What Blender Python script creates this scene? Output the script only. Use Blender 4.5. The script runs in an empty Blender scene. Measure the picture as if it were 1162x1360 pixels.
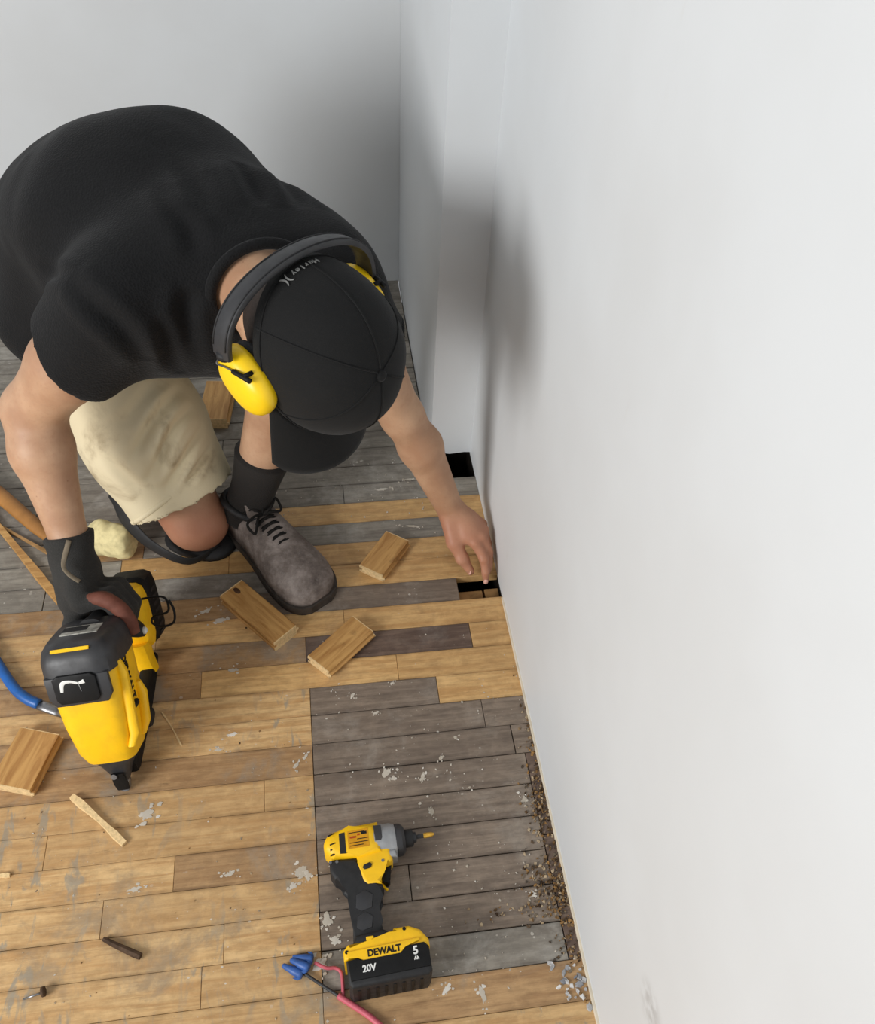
import bpy, bmesh, math, random
import numpy as np
from mathutils import Vector, Matrix, noise as mnoise

random.seed(7)
rng = np.random.default_rng(7)
scene = bpy.context.scene
COL = scene.collection

# ------------------------------------------------------------------ camera, light, exposure
cam_data = bpy.data.cameras.new("camera")
cam = bpy.data.objects.new("camera", cam_data)
COL.objects.link(cam)
scene.camera = cam
yaw, pit, rol = 0.17463, 0.83145, 0.057684
fw = Vector((math.sin(yaw) * math.cos(pit), math.cos(yaw) * math.cos(pit), -math.sin(pit)))
rt = Vector((math.cos(yaw), -math.sin(yaw), 0))
up = rt.cross(fw)
r2 = rt * math.cos(rol) + up * math.sin(rol)
u2 = -rt * math.sin(rol) + up * math.cos(rol)
M = Matrix((r2, u2, -fw)).transposed().to_4x4()
M.translation = Vector((-0.3295, -1.3437, 1.4465))
cam.matrix_world = M
cam_data.sensor_fit = 'HORIZONTAL'
cam_data.sensor_width = 36.0
cam_data.lens = 1192.09 / 1162.0 * 36.0
cam_data.clip_start = 0.02

world = bpy.data.worlds.new("world")
scene.world = world
world.use_nodes = True
bg = world.node_tree.nodes["Background"]
bg.inputs[0].default_value = (0.93, 0.965, 1.0, 1)
bg.inputs[1].default_value = 0.50

def area(name, loc, target, sx, sy, power, color):
    l = bpy.data.lights.new(name, 'AREA')
    l.shape = 'RECTANGLE'
    l.size, l.size_y = sx, sy
    l.energy = power
    l.color = color
    o = bpy.data.objects.new(name, l)
    COL.objects.link(o)
    o.location = loc
    d = Vector(target) - Vector(loc)
    o.rotation_euler = d.to_track_quat('-Z', 'Y').to_euler()
    return o

# daylight of a tall window in the wall behind and to the left of the photographer
area("window_daylight", (-2.55, -1.95, 1.42), (-0.3, -0.1, 0.4), 1.2, 1.0, 71, (1.0, 0.992, 0.978))

vs = scene.view_settings
vs.view_transform = 'Standard'
vs.look = 'None'
vs.exposure = 0.0
vs.gamma = 1.0
vs.use_curve_mapping = False

# ------------------------------------------------------------------ material helpers
def lin(c):
    return tuple(((v / 255.0) / 12.92 if v / 255.0 <= 0.04045 else ((v / 255.0 + 0.055) / 1.055) ** 2.4) for v in c)

class NT:
    """small node-tree writer"""
    def __init__(self, name, rough=0.6, spec=0.4):
        self.m = bpy.data.materials.new(name)
        self.m.use_nodes = True
        self.t = self.m.node_tree
        self.b = self.t.nodes["Principled BSDF"]
        self.b.inputs["Roughness"].default_value = rough
        self.b.inputs["Specular IOR Level"].default_value = spec
    def n(self, kind, **kw):
        nd = self.t.nodes.new(kind)
        for k, v in kw.items():
            setattr(nd, k, v)
        return nd
    def l(self, a, b):
        self.t.links.new(a, b)
    def val(self, sock, v):
        if hasattr(v, "is_output"):
            self.l(v, sock)
        else:
            sock.default_value = v
    def math(self, op, a, b=None, c=None, clamp=False):
        nd = self.n("ShaderNodeMath", operation=op, use_clamp=clamp)
        for i, v in enumerate((a, b, c)):
            if v is not None:
                self.val(nd.inputs[i], v)
        return nd.outputs[0]
    def coords(self, which="Object", scale=(1, 1, 1), offset=None):
        if which == "World":
            s = self.n("ShaderNodeNewGeometry").outputs["Position"]
        else:
            s = self.n("ShaderNodeTexCoord").outputs[which]
        mp = self.n("ShaderNodeMapping")
        mp.inputs["Scale"].default_value = scale
        self.l(s, mp.inputs["Vector"])
        if offset is not None:
            self.l(offset, mp.inputs["Location"])
        return mp.outputs[0]
    def noise(self, vec, scale, detail=4, rough=0.55, dist=0.0):
        nd = self.n("ShaderNodeTexNoise")
        self.l(vec, nd.inputs["Vector"])
        nd.inputs["Scale"].default_value = scale
        nd.inputs["Detail"].default_value = detail
        nd.inputs["Roughness"].default_value = rough
        nd.inputs["Distortion"].default_value = dist
        return nd.outputs[0]
    def voro(self, vec, scale, feature='F1'):
        nd = self.n("ShaderNodeTexVoronoi", feature=feature)
        self.l(vec, nd.inputs["Vector"])
        nd.inputs["Scale"].default_value = scale
        return nd.outputs["Distance"]
    def step(self, v, a, b, lo=0.0, hi=1.0):
        nd = self.n("ShaderNodeMapRange", interpolation_type='SMOOTHSTEP')
        self.val(nd.inputs[0], v)
        nd.inputs[1].default_value, nd.inputs[2].default_value = a, b
        nd.inputs[3].default_value, nd.inputs[4].default_value = lo, hi
        return nd.outputs[0]
    def ramp(self, v, stops):
        nd = self.n("ShaderNodeValToRGB")
        e = nd.color_ramp.elements
        while len(e) > 1:
            e.remove(e[-1])
        e[0].position, e[0].color = stops[0][0], (*stops[0][1], 1)
        for p, c in stops[1:]:
            x = e.new(p)
            x.color = (*c, 1)
        self.l(v, nd.inputs[0])
        return nd.outputs[0]
    def mix(self, f, a, b, mode='MIX'):
        nd = self.n("ShaderNodeMix", data_type='RGBA', blend_type=mode)
        self.val(nd.inputs[0], f)
        for s, v in ((nd.inputs[6], a), (nd.inputs[7], b)):
            if isinstance(v, tuple):
                s.default_value = (*v, 1) if len(v) == 3 else v
            else:
                self.l(v, s)
        return nd.outputs[2]
    def color(self, c):
        if isinstance(c, tuple):
            self.b.inputs["Base Color"].default_value = (*c, 1)
        else:
            self.l(c, self.b.inputs["Base Color"])
    def bump(self, h, strength=0.3, dist=0.002):
        nd = self.n("ShaderNodeBump")
        nd.inputs["Strength"].default_value = strength
        nd.inputs["Distance"].default_value = dist
        self.l(h, nd.inputs["Height"])
        self.l(nd.outputs[0], self.b.inputs["Normal"])

MATS = {}
def plain(name, rgb, rough=0.5, spec=0.4, metal=0.0, grime=0.25, scale=60, bump=0.08):
    """simple coloured surface with faint procedural wear"""
    if name in MATS:
        return MATS[name]
    t = NT(name, rough, spec)
    t.b.inputs["Metallic"].default_value = metal
    v = t.coords("Object")
    nz = t.noise(v, scale, 5)
    c = lin(rgb)
    t.color(t.mix(t.step(nz, 0.35, 0.75), c, tuple(x * (1 - grime) for x in c)))
    t.l(t.step(nz, 0.2, 0.8, rough - 0.08, rough + 0.1), t.b.inputs["Roughness"])
    t.bump(nz, bump, 0.001)
    MATS[name] = t.m
    return t.m

def wall_mat():
    t = NT("painted_plaster", 0.55, 0.3)
    v = t.coords("World")
    a = t.noise(v, 2.2, 4)
    b = t.noise(v, 130, 3)
    sc = t.step(t.noise(t.coords("World", (3, 3, 1)), 4, 6, 0.65), 0.66, 0.8)
    c = t.mix(t.step(a, 0.3, 0.7), lin((216, 219, 221)), lin((210, 212, 213)))
    c = t.mix(t.math('MULTIPLY', sc, 0.25), c, lin((196, 190, 180)))
    # one rubbed, dirty spot low on the plasterboard
    vd = t.n("ShaderNodeVectorMath", operation='DISTANCE')
    t.l(t.n("ShaderNodeNewGeometry").outputs["Position"], vd.inputs[0])
    vd.inputs[1].default_value = (0.0, SMUDGE_Y, SMUDGE_Z)
    sm_ = t.math('MULTIPLY', t.step(vd.outputs["Value"], 0.008, 0.045, 1.0, 0.0), t.step(t.noise(v, 45, 4), 0.35, 0.6))
    t.color(t.mix(t.math('MULTIPLY', sm_, 0.35), c, lin((120, 112, 104))))
    t.bump(t.math('ADD', t.math('MULTIPLY', b, 0.25), a), 0.12, 0.004)
    return t.m

def plank_mat(name, light, dark, grimecol, grime, speck, rough=0.5, streak=1.0, dirt_lo=0.5, smear=0.0):
    t = NT(name, rough, 0.35)
    oi = t.n("ShaderNodeObjectInfo")
    off = t.n("ShaderNodeCombineXYZ")
    t.l(t.math('MULTIPLY', oi.outputs["Random"], 37.0), off.inputs[0])
    t.l(t.math('MULTIPLY', oi.outputs["Random"], 91.0), off.inputs[1])
    g = t.noise(t.coords("World", (3.2, 46, 20), off.outputs[0]), 1.6, 7, 0.6, 0.6)
    g2 = t.noise(t.coords("World", (9, 230, 60), off.outputs[0]), 1.2, 4, 0.6, 0.2)
    c = t.mix(t.step(g, 0.36, 0.68), light, dark)
    c = t.mix(t.math('MULTIPLY', t.step(g2, 0.5, 0.7), 0.35 * streak), c, tuple(x * 0.55 for x in dark))
    # each board has its own tone
    c = t.mix(t.step(oi.outputs["Random"], 0, 1, 0.0, 0.85), c, t.mix(0.5, c, tuple(x * 0.75 for x in dark)))
    # foot-worn dirt and dust in its own blotches
    wv = t.coords("World", (1, 1, 1))
    d1 = t.noise(wv, 7.5, 7, 0.68, 0.4)
    d2 = t.noise(t.coords("World", (30, 9, 9)), 1.4, 6, 0.62, 0.8)
    mask = t.math('MULTIPLY', t.step(d1, dirt_lo, dirt_lo + 0.17), grime)
    c = t.mix(mask, c, grimecol)
    if smear > 0:
        m2 = t.math('MULTIPLY', t.step(d2, 0.53, 0.64), t.step(t.noise(wv, 3.1, 3), 0.40, 0.56))
        c = t.mix(t.math('MULTIPLY', m2, smear), c, lin((150, 142, 126)))
    # mottled wear
    mo = t.noise(t.coords("World", (1, 2.2, 1)), 34, 8, 0.7)
    c = t.mix(t.step(mo, 0.38, 0.66, 0.0, 0.38), c, tuple(x * 0.52 for x in dark))
    mo2 = t.noise(t.coords("World", (1.4, 1, 1)), 17, 6, 0.65)
    c = t.mix(t.step(mo2, 0.52, 0.72, 0.0, 0.30), c, tuple(min(1, x * 1.22) for x in light))
    # grime worked into the joints between the strips
    sepw = t.n("ShaderNodeSeparateXYZ")
    t.l(t.n("ShaderNodeNewGeometry").outputs["Position"], sepw.inputs[0])
    fr = t.math('FRACT', t.math('MULTIPLY', sepw.outputs[1], 1 / 0.057))
    dj = t.math('MINIMUM', fr, t.math('SUBTRACT', 1.0, fr))
    gm = t.math('MULTIPLY', t.step(dj, 0.0, 0.11, 1.0, 0.0), t.step(t.noise(t.coords("World", (1, 3, 1)), 11, 5), 0.35, 0.7, 0.05, 0.75))
    c = t.mix(gm, c, tuple(x * 0.42 for x in dark))
    # dark scuffs along the grain
    s1 = t.noise(t.coords("World", (12, 60, 20)), 1.1, 5, 0.7, 0.3)
    c = t.mix(t.math('MULTIPLY', t.step(s1, 0.63, 0.74), 0.5), c, tuple(x * 0.35 for x in dark))
    # paint and plaster specks
    vo = t.voro(t.coords("World", (1, 1.25, 1)), 62)
    pick = t.noise(wv, 33, 2)
    clus = t.step(t.noise(wv, 6.0, 3), 0.45, 0.65)
    sp = t.math('MULTIPLY', t.math('LESS_THAN', vo, t.math('MULTIPLY', t.math('SUBTRACT', pick, 0.50), 1.1)), clus)
    vo2 = t.voro(t.coords("World", (1, 1, 1)), 190)
    sp2 = t.math('MULTIPLY', t.math('LESS_THAN', vo2, t.math('MULTIPLY', t.math('SUBTRACT', t.noise(wv, 70, 2), 0.55), 1.0)), 0.7)
    smk = t.math('MULTIPLY', t.math('MAXIMUM', sp, sp2), speck)
    c = t.mix(smk, c, lin((205, 198, 186)))
    t.color(c)
    t.l(t.step(d1, 0.3, 0.7, rough - 0.1, rough + 0.2), t.b.inputs["Roughness"])
    t.bump(t.math('ADD', t.math('MULTIPLY', g2, 0.4), t.math('ADD', t.math('MULTIPLY', smk, 0.6), g)), 0.25, 0.0015)
    return t.m

PL = {
    'honey': plank_mat("honey_board", lin((218, 182, 130)), lin((190, 148, 98)), lin((150, 132, 108)), 0.75, 0.8, 0.42, 1.0, 0.50, 0.85),
    'fresh': plank_mat("new_board", lin((222, 182, 124)), lin((194, 150, 96)), lin((164, 134, 98)), 0.5, 0.2, 0.42, 0.8, 0.55),
    'brown': plank_mat("brown_board", lin((190, 154, 110)), lin((158, 122, 84)), lin((146, 134, 118)), 0.8, 0.6, 0.5, 1.0, 0.48),
    'dark': plank_mat("worn_dark_board", lin((146, 130, 114)), lin((114, 100, 88)), lin((156, 146, 134)), 0.6, 1.0, 0.45, 1.0, 0.5),
    'umber': plank_mat("umber_board", lin((126, 106, 92)), lin((94, 76, 66)), lin((128, 118, 110)), 0.5, 0.8, 0.45, 1.0, 0.52),
    'grey': plank_mat("weathered_grey_board", lin((156, 149, 137)), lin((124, 116, 106)), lin((170, 165, 156)), 0.7, 0.7, 0.6, 0.8, 0.48),
}
def offcut_mat():
    t = NT("offcut_wood", 0.5, 0.35)
    oi = t.n("ShaderNodeObjectInfo")
    off = t.n("ShaderNodeCombineXYZ")
    t.l(t.math('MULTIPLY', oi.outputs["Random"], 20.0), off.inputs[0])
    g = t.noise(t.coords("Object", (7, 60, 60), off.outputs[0]), 1.3, 6, 0.6, 0.8)
    d = t.noise(t.coords("Object", (1, 1, 1), off.outputs[0]), 26, 5, 0.6)
    c = t.mix(t.step(g, 0.35, 0.7), lin((196, 152, 92)), lin((160, 114, 62)))
    c = t.mix(t.math('MULTIPLY', t.step(d, 0.6, 0.75), 0.5), c, lin((96, 66, 38)))
    t.color(c)
    t.bump(g, 0.2, 0.001)
    return t.m
M_OFF = offcut_mat()
M_ENDGRAIN = plain("fresh_sawn_end", (226, 196, 146), 0.7, 0.2, 0, 0.3, 200)
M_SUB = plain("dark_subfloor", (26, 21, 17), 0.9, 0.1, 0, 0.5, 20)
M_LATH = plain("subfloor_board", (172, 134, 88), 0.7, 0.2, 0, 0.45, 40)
SMUDGE_Y, SMUDGE_Z = -1.108, 0.285
M_WALL = wall_mat()
M_YEL = plain("tool_yellow_plastic", (250, 196, 18), 0.42, 0.45, 0, 0.12, 45)
M_YEL2 = plain("ear_cup_yellow", (252, 208, 22), 0.35, 0.5, 0, 0.06, 45)
M_BLK = plain("black_rubber", (36, 36, 37), 0.6, 0.4, 0, 0.3, 80)
M_BLK2 = plain("charcoal_plastic", (50, 50, 52), 0.45, 0.5, 0, 0.3, 50)
M_DEEP = plain("deep_black", (12, 12, 13), 0.6, 0.3, 0, 0.3, 50)
M_STEEL = plain("worn_steel", (150, 150, 152), 0.35, 0.5, 0.9, 0.4, 90)
M_GREYM = plain("grey_gear_case", (166, 168, 170), 0.42, 0.5, 0.35, 0.2, 60)
M_GOLD = plain("gold_driver_bit", (226, 176, 70), 0.3, 0.6, 0.7, 0.2, 90)
M_WHITE = plain("white_print", (226, 226, 222), 0.6, 0.3, 0, 0.1, 40)
M_INK = plain("black_print", (22, 20, 16), 0.6, 0.3, 0, 0.1, 40)
M_RED = plain("warning_red_print", (176, 66, 26), 0.6, 0.3, 0, 0.1, 40)
M_LABEL = plain("warning_label", (214, 150, 24), 0.55, 0.3, 0, 0.2, 90)
M_SCREEN = plain("greyed_label", (178, 176, 166), 0.4, 0.4, 0, 0.6, 60)
M_BLUE = plain("pry_bar_blue_paint", (22, 92, 168), 0.4, 0.5, 0.0, 0.25, 50)
M_NUT = plain("wire_nut_blue", (52, 92, 160), 0.45, 0.45, 0, 0.25, 80)
M_PINK = plain("pink_wire_sheath", (206, 98, 112), 0.45, 0.45, 0, 0.2, 60)
M_RUST = plain("rusty_iron", (88, 68, 52), 0.75, 0.3, 0.3, 0.5, 120)
M_CREAM = plain("pale_sawn_wood", (226, 212, 160), 0.8, 0.2, 0, 0.3, 70, 0.4)
M_TAN = plain("tan_handle_wood", (176, 122, 62), 0.45, 0.4, 0, 0.4, 14)
M_LOGO = plain("logo_thread", (150, 150, 148), 0.8, 0.2, 0, 0.3, 200)

# ------------------------------------------------------------------ object helpers
def link(name, mesh, mat=None, parent=None, smooth=False):
    o = bpy.data.objects.new(name, mesh)
    COL.objects.link(o)
    if mat is not None:
        for m in (mat if isinstance(mat, (list, tuple)) else [mat]):
            mesh.materials.append(m)
    if parent is not None:
        o.parent = parent
    if smooth:
        mesh.polygons.foreach_set("use_smooth", [True] * len(mesh.polygons))
    return o

def empty(name, loc, label, cat, group=None, rot=None):
    o = bpy.data.objects.new(name, None)
    COL.objects.link(o)
    o.location = loc
    o.empty_display_size = 0.05
    if rot is not None:
        o.matrix_world = rot
    return tag(o, label, cat, group)

def tag(o, label, cat, group=None, kind=None):
    o["label"] = label
    o["category"] = cat
    if group:
        o["group"] = group
    if kind:
        o["kind"] = kind
    return o

def bm_obj(name, bm, mat, parent=None, smooth=False, autosmooth=None):
    bmesh.ops.recalc_face_normals(bm, faces=bm.faces)
    me = bpy.data.meshes.new(name)
    if autosmooth is not None:
        for f in bm.faces:
            f.smooth = True
        for e in bm.edges:
            if len(e.link_faces) == 2 and e.calc_face_angle(0) > autosmooth:
                e.smooth = False
    bm.to_mesh(me)
    bm.free()
    return link(name, me, mat, parent, smooth)

def prism(outline, z0, z1, bev=0.0, seg=2, taper=None):
    """outline (x,y) list extruded from z0 to z1, edges bevelled"""
    bm = bmesh.new()
    b = [bm.verts.new((x, y, z0)) for x, y in outline]
    t = [bm.verts.new((x, y, z1)) for x, y in outline]
    n = len(outline)
    bm.faces.new(b[::-1])
    bm.faces.new(t)
    for i in range(n):
        bm.faces.new((b[i], b[(i + 1) % n], t[(i + 1) % n], t[i]))
    if bev > 0:
        es = [e for e in bm.edges if abs((e.verts[0].co - e.verts[1].co).z) < 1e-6]
        bmesh.ops.bevel(bm, geom=es, offset=bev, segments=seg, affect='EDGES', profile=0.5, clamp_overlap=True)
    return bm

def box_bm(x0, x1, y0, y1, z0, z1, bev=0.0, seg=2):
    bm = bmesh.new()
    bmesh.ops.create_cube(bm, size=1.0)
    for v in bm.verts:
        v.co = Vector(((x0 + x1) / 2 + v.co.x * (x1 - x0), (y0 + y1) / 2 + v.co.y * (y1 - y0), (z0 + z1) / 2 + v.co.z * (z1 - z0)))
    if bev > 0:
        bmesh.ops.bevel(bm, geom=list(bm.edges), offset=bev, segments=seg, affect='EDGES', profile=0.5, clamp_overlap=True)
    return bm

def tube_bm(pts, radii, seg=10, bm=None, flat=1.0, side=None):
    """tube through points; flat scales the second cross axis"""
    bm = bm or bmesh.new()
    pts = [Vector(p) for p in pts]
    if not hasattr(radii, "__len__"):
        radii = [radii] * len(pts)
    rings = []
    prev = None
    for i, p in enumerate(pts):
        t = (pts[min(i + 1, len(pts) - 1)] - pts[max(i - 1, 0)]).normalized()
        if prev is None:
            a = Vector(side) if side is not None else (Vector((0, 0, 1)) if abs(t.z) < 0.9 else Vector((1, 0, 0)))
        else:
            a = prev
        a = (a - t * a.dot(t)).normalized()
        prev = a
        b = t.cross(a)
        rings.append([bm.verts.new(p + (a * math.cos(2 * math.pi * k / seg) + b * flat * math.sin(2 * math.pi * k / seg)) * radii[i]) for k in range(seg)])
    for i in range(len(rings) - 1):
        for k in range(seg):
            bm.faces.new((rings[i][k], rings[i][(k + 1) % seg], rings[i + 1][(k + 1) % seg], rings[i + 1][k]))
    bm.faces.new(rings[0][::-1])
    bm.faces.new(rings[-1])
    return bm

def smooth_path(pts, n=6):
    """Catmull-Rom resampling"""
    P = [Vector(p) for p in pts]
    P = [P[0] * 2 - P[1]] + P + [P[-1] * 2 - P[-2]]
    out = []
    for i in range(1, len(P) - 2):
        for k in range(n):
            t = k / n
            a, b, c, d = P[i - 1], P[i], P[i + 1], P[i + 2]
            out.append(0.5 * ((2 * b) + (c - a) * t + (2 * a - 5 * b + 4 * c - d) * t * t + (3 * b - a - 3 * c + d) * t ** 3))
    out.append(P[-2])
    return out

def loft_bm(sections, n=28, power=4.0):
    """sections: (center, xdir, ydir, hx, hy): rounded-rectangle rings, capped"""
    bm = bmesh.new()
    rings = []
    for c, xd, yd, hx, hy in sections:
        c, xd, yd = Vector(c), Vector(xd), Vector(yd)
        r = []
        for k in range(n):
            a = 2 * math.pi * (k + 0.5) / n
            ca, sa = math.cos(a), math.sin(a)
            s = (abs(ca) ** power + abs(sa) ** power) ** (-1 / power)
            r.append(bm.verts.new(c + xd * hx * ca * s + yd * hy * sa * s))
        rings.append(r)
    for i in range(len(rings) - 1):
        for k in range(n):
            bm.faces.new((rings[i][k], rings[i][(k + 1) % n], rings[i + 1][(k + 1) % n], rings[i + 1][k]))
    bm.faces.new(rings[0][::-1])
    bm.faces.new(rings[-1])
    return bm

def text_obj(name, s, size, mat, parent, matrix, extrude=0.0004, spacing=1.0, xscale=1.0, bold=0.0):
    cu = bpy.data.curves.new(name, 'FONT')
    cu.body = s
    cu.size = size
    cu.align_x = 'CENTER'
    cu.align_y = 'CENTER'
    cu.extrude = extrude
    cu.offset = bold
    cu.space_character = spacing
    tmp = bpy.data.objects.new(name + "_tmp", cu)
    COL.objects.link(tmp)
    bpy.context.view_layer.update()
    me = bpy.data.meshes.new_from_object(tmp)
    bpy.data.objects.remove(tmp)
    me.name = name
    me.materials.clear()
    for v in me.vertices:
        v.co.x *= xscale
    o = link(name, me, mat, parent)
    o.matrix_local = matrix
    return o

def frame(origin, x, y, z):
    m = Matrix((Vector(x), Vector(y), Vector(z))).transposed().to_4x4()
    m.translation = Vector(origin)
    return m

# ------------------------------------------------------------------ signed-distance modelling (bodies, cloth)
class Field:
    def __init__(self, lo, hi, h):
        self.lo = np.array(lo, float)
        self.h = h
        self.n = np.ceil((np.array(hi) - self.lo) / h).astype(int) + 1
        self.d = np.full(self.n, 1.0, np.float32)
    def sub(self, lo, hi):
        i0 = np.clip(np.floor((np.array(lo) - self.lo) / self.h).astype(int), 0, self.n)
        i1 = np.clip(np.ceil((np.array(hi) - self.lo) / self.h).astype(int) + 1, 0, self.n)
        g = [(self.lo[k] + self.h * np.arange(i0[k], i1[k])) for k in range(3)]
        X, Y, Z = g[0][:, None, None], g[1][None, :, None], g[2][None, None, :]
        return tuple(slice(i0[k], i1[k]) for k in range(3)), X, Y, Z
    def blend(self, sl, d, k):
        a = self.d[sl]
        if k > 0:
            hh = np.clip(0.5 + 0.5 * (a - d) / k, 0, 1)
            self.d[sl] = a * (1 - hh) + d * hh - k * hh * (1 - hh)
        else:
            self.d[sl] = np.minimum(a, d)
    def cap(self, a, b, ra, rb=None, k=0.015):
        rb = ra if rb is None else rb
        a, b = np.array(a, float), np.array(b, float)
        m = max(ra, rb) + k + 3 * self.h
        sl, X, Y, Z = self.sub(np.minimum(a, b) - m, np.maximum(a, b) + m)
        ab = b - a
        t = np.clip(((X - a[0]) * ab[0] + (Y - a[1]) * ab[1] + (Z - a[2]) * ab[2]) / max(ab @ ab, 1e-9), 0, 1)
        d = np.sqrt((X - a[0] - t * ab[0]) ** 2 + (Y - a[1] - t * ab[1]) ** 2 + (Z - a[2] - t * ab[2]) ** 2) - (ra + t * (rb - ra))
        self.blend(sl, d, k)
    def chain(self, pts, rad, k=0.015):
        for i in range(len(pts) - 1):
            self.cap(pts[i], pts[i + 1], rad[i], rad[i + 1], k)
    def ell_d(self, c, ax, r, m):
        c, ax, r = np.array(c, float), np.array(ax, float), np.array(r, float)
        ext = np.sqrt(((ax.T * r) ** 2).sum(1)) + m
        sl, X, Y, Z = self.sub(c - ext, c + ext)
        q = [((X - c[0]) * ax[i][0] + (Y - c[1]) * ax[i][1] + (Z - c[2]) * ax[i][2]) for i in range(3)]
        k0 = np.sqrt(sum((q[i] / r[i]) ** 2 for i in range(3)))
        k1 = np.sqrt(sum((q[i] / r[i] ** 2) ** 2 for i in range(3))) + 1e-6
        return sl, k0 * (k0 - 1) / k1
    def ell(self, c, ax, r, k=0.015):
        sl, d = self.ell_d(c, ax, r, k + 3 * self.h)
        self.blend(sl, d, k)
    def ecap(self, a, b, wdir, wa, ta, wb, tb, k=0.02):
        """capsule with elliptic section: half-width w along wdir, half-thickness t"""
        a, b = np.array(a, float), np.array(b, float)
        ab = b - a
        L = np.linalg.norm(ab)
        ax = ab / L
        w = np.array(wdir, float)
        w = w - ax * (w @ ax)
        w /= np.linalg.norm(w)
        n = np.cross(ax, w)
        m = max(wa, wb, ta, tb) + k + 3 * self.h
        sl, X, Y, Z = self.sub(np.minimum(a, b) - m, np.maximum(a, b) + m)
        px, py, pz = X - a[0], Y - a[1], Z - a[2]
        s = px * ax[0] + py * ax[1] + pz * ax[2]
        t = np.clip(s / L, 0, 1)
        over = s - t * L
        W = wa + t * (wb - wa)
        T = ta + t * (tb - ta)
        qw = (px * w[0] + py * w[1] + pz * w[2])
        qn = (px * n[0] + py * n[1] + pz * n[2])
        mn = np.minimum(W, T)
        k0 = np.sqrt((qw / W) ** 2 + (qn / T) ** 2 + (over / mn) ** 2)
        k1 = np.sqrt((qw / W ** 2) ** 2 + (qn / T ** 2) ** 2 + (over / mn ** 2) ** 2) + 1e-6
        self.blend(sl, k0 * (k0 - 1) / k1, k)
    def cut_cap(self, a, b, ra, rb):
        """carve a cone out"""
        a, b = np.array(a, float), np.array(b, float)
        m = max(ra, rb) + 4 * self.h
        sl, X, Y, Z = self.sub(np.minimum(a, b) - m, np.maximum(a, b) + m)
        ab = b - a
        t = np.clip(((X - a[0]) * ab[0] + (Y - a[1]) * ab[1] + (Z - a[2]) * ab[2]) / (ab @ ab), 0, 1)
        d = np.sqrt((X - a[0] - t * ab[0]) ** 2 + (Y - a[1] - t * ab[1]) ** 2 + (Z - a[2] - t * ab[2]) ** 2) - (ra + t * (rb - ra))
        self.d[sl] = np.maximum(self.d[sl], -d)
    def cut_plane(self, p, n, center, R):
        """remove what lies beyond the plane (p, n) within radius R of center"""
        p, n, c = np.array(p, float), np.array(n, float), np.array(center, float)
        n /= np.linalg.norm(n)
        sl, X, Y, Z = self.sub(c - R, c + R)
        d = (X - p[0]) * n[0] + (Y - p[1]) * n[1] + (Z - p[2]) * n[2]
        near = (X - c[0]) ** 2 + (Y - c[1]) ** 2 + (Z - c[2]) ** 2 < R * R
        self.d[sl] = np.where(near, np.maximum(self.d[sl], d), self.d[sl])
    def mesh(self, name):
        f = self.d
        f = np.pad(f, 1, constant_values=1.0)
        ins = f < 0
        nx, ny, nz = f.shape
        cs = [np.s_[i:nx - 1 + i] for i in (0, 1)]
        cy = [np.s_[i:ny - 1 + i] for i in (0, 1)]
        cz = [np.s_[i:nz - 1 + i] for i in (0, 1)]
        cnt = sum(ins[cs[i], cy[j], cz[k]].astype(np.int8) for i in (0, 1) for j in (0, 1) for k in (0, 1))
        act = (cnt > 0) & (cnt < 8)
        idx = np.argwhere(act)
        I, J, K = idx.T
        corner = {(i, j, k): f[I + i, J + j, K + k] for i in (0, 1) for j in (0, 1) for k in (0, 1)}
        acc = np.zeros((len(idx), 3))
        num = np.zeros(len(idx))
        for a in corner:
            for axn in range(3):
                if a[axn] == 0:
                    b = list(a)
                    b[axn] = 1
                    fa, fb = corner[a], corner[tuple(b)]
                    m = (fa < 0) != (fb < 0)
                    den = np.where(m, fa - fb, 1.0)
                    t = np.where(m, fa / den, 0)
                    p = np.array(a, float)[None, :].repeat(len(idx), 0)
                    p[:, axn] = t
                    acc += p * m[:, None]
                    num += m
        co = (acc / num[:, None] + idx - 1) * self.h + self.lo
        vid = np.full(act.shape, -1, np.int64)
        vid[I, J, K] = np.arange(len(idx))
        faces = []
        for axn in range(3):
            s0 = [slice(None)] * 3
            s1 = [slice(None)] * 3
            s0[axn] = slice(0, -1)
            s1[axn] = slice(1, None)
            A, B = ins[tuple(s0)], ins[tuple(s1)]
            e = np.argwhere(A != B)
            flip = A[tuple(e.T)]
            o1, o2 = [(1, 2), (2, 0), (0, 1)][axn]
            def vv(d1, d2):
                c = e.copy()
                c[:, o1] += d1
                c[:, o2] += d2
                return vid[tuple(c.T)]
            q = np.stack([vv(-1, -1), vv(0, -1), vv(0, 0), vv(-1, 0)], 1)
            q[~flip] = q[~flip][:, ::-1]
            faces.append(q)
        faces = np.concatenate(faces)
        me = bpy.data.meshes.new(name)
        me.vertices.add(len(co))
        me.vertices.foreach_set("co", co.ravel())
        me.loops.add(faces.size)
        me.loops.foreach_set("vertex_index", faces.ravel().astype(np.int32))
        me.polygons.add(len(faces))
        me.polygons.foreach_set("loop_start", np.arange(0, faces.size, 4, dtype=np.int32))
        me.polygons.foreach_set("use_smooth", np.ones(len(faces), bool))
        me.update(calc_edges=True)
        me.validate()
        return me

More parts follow.
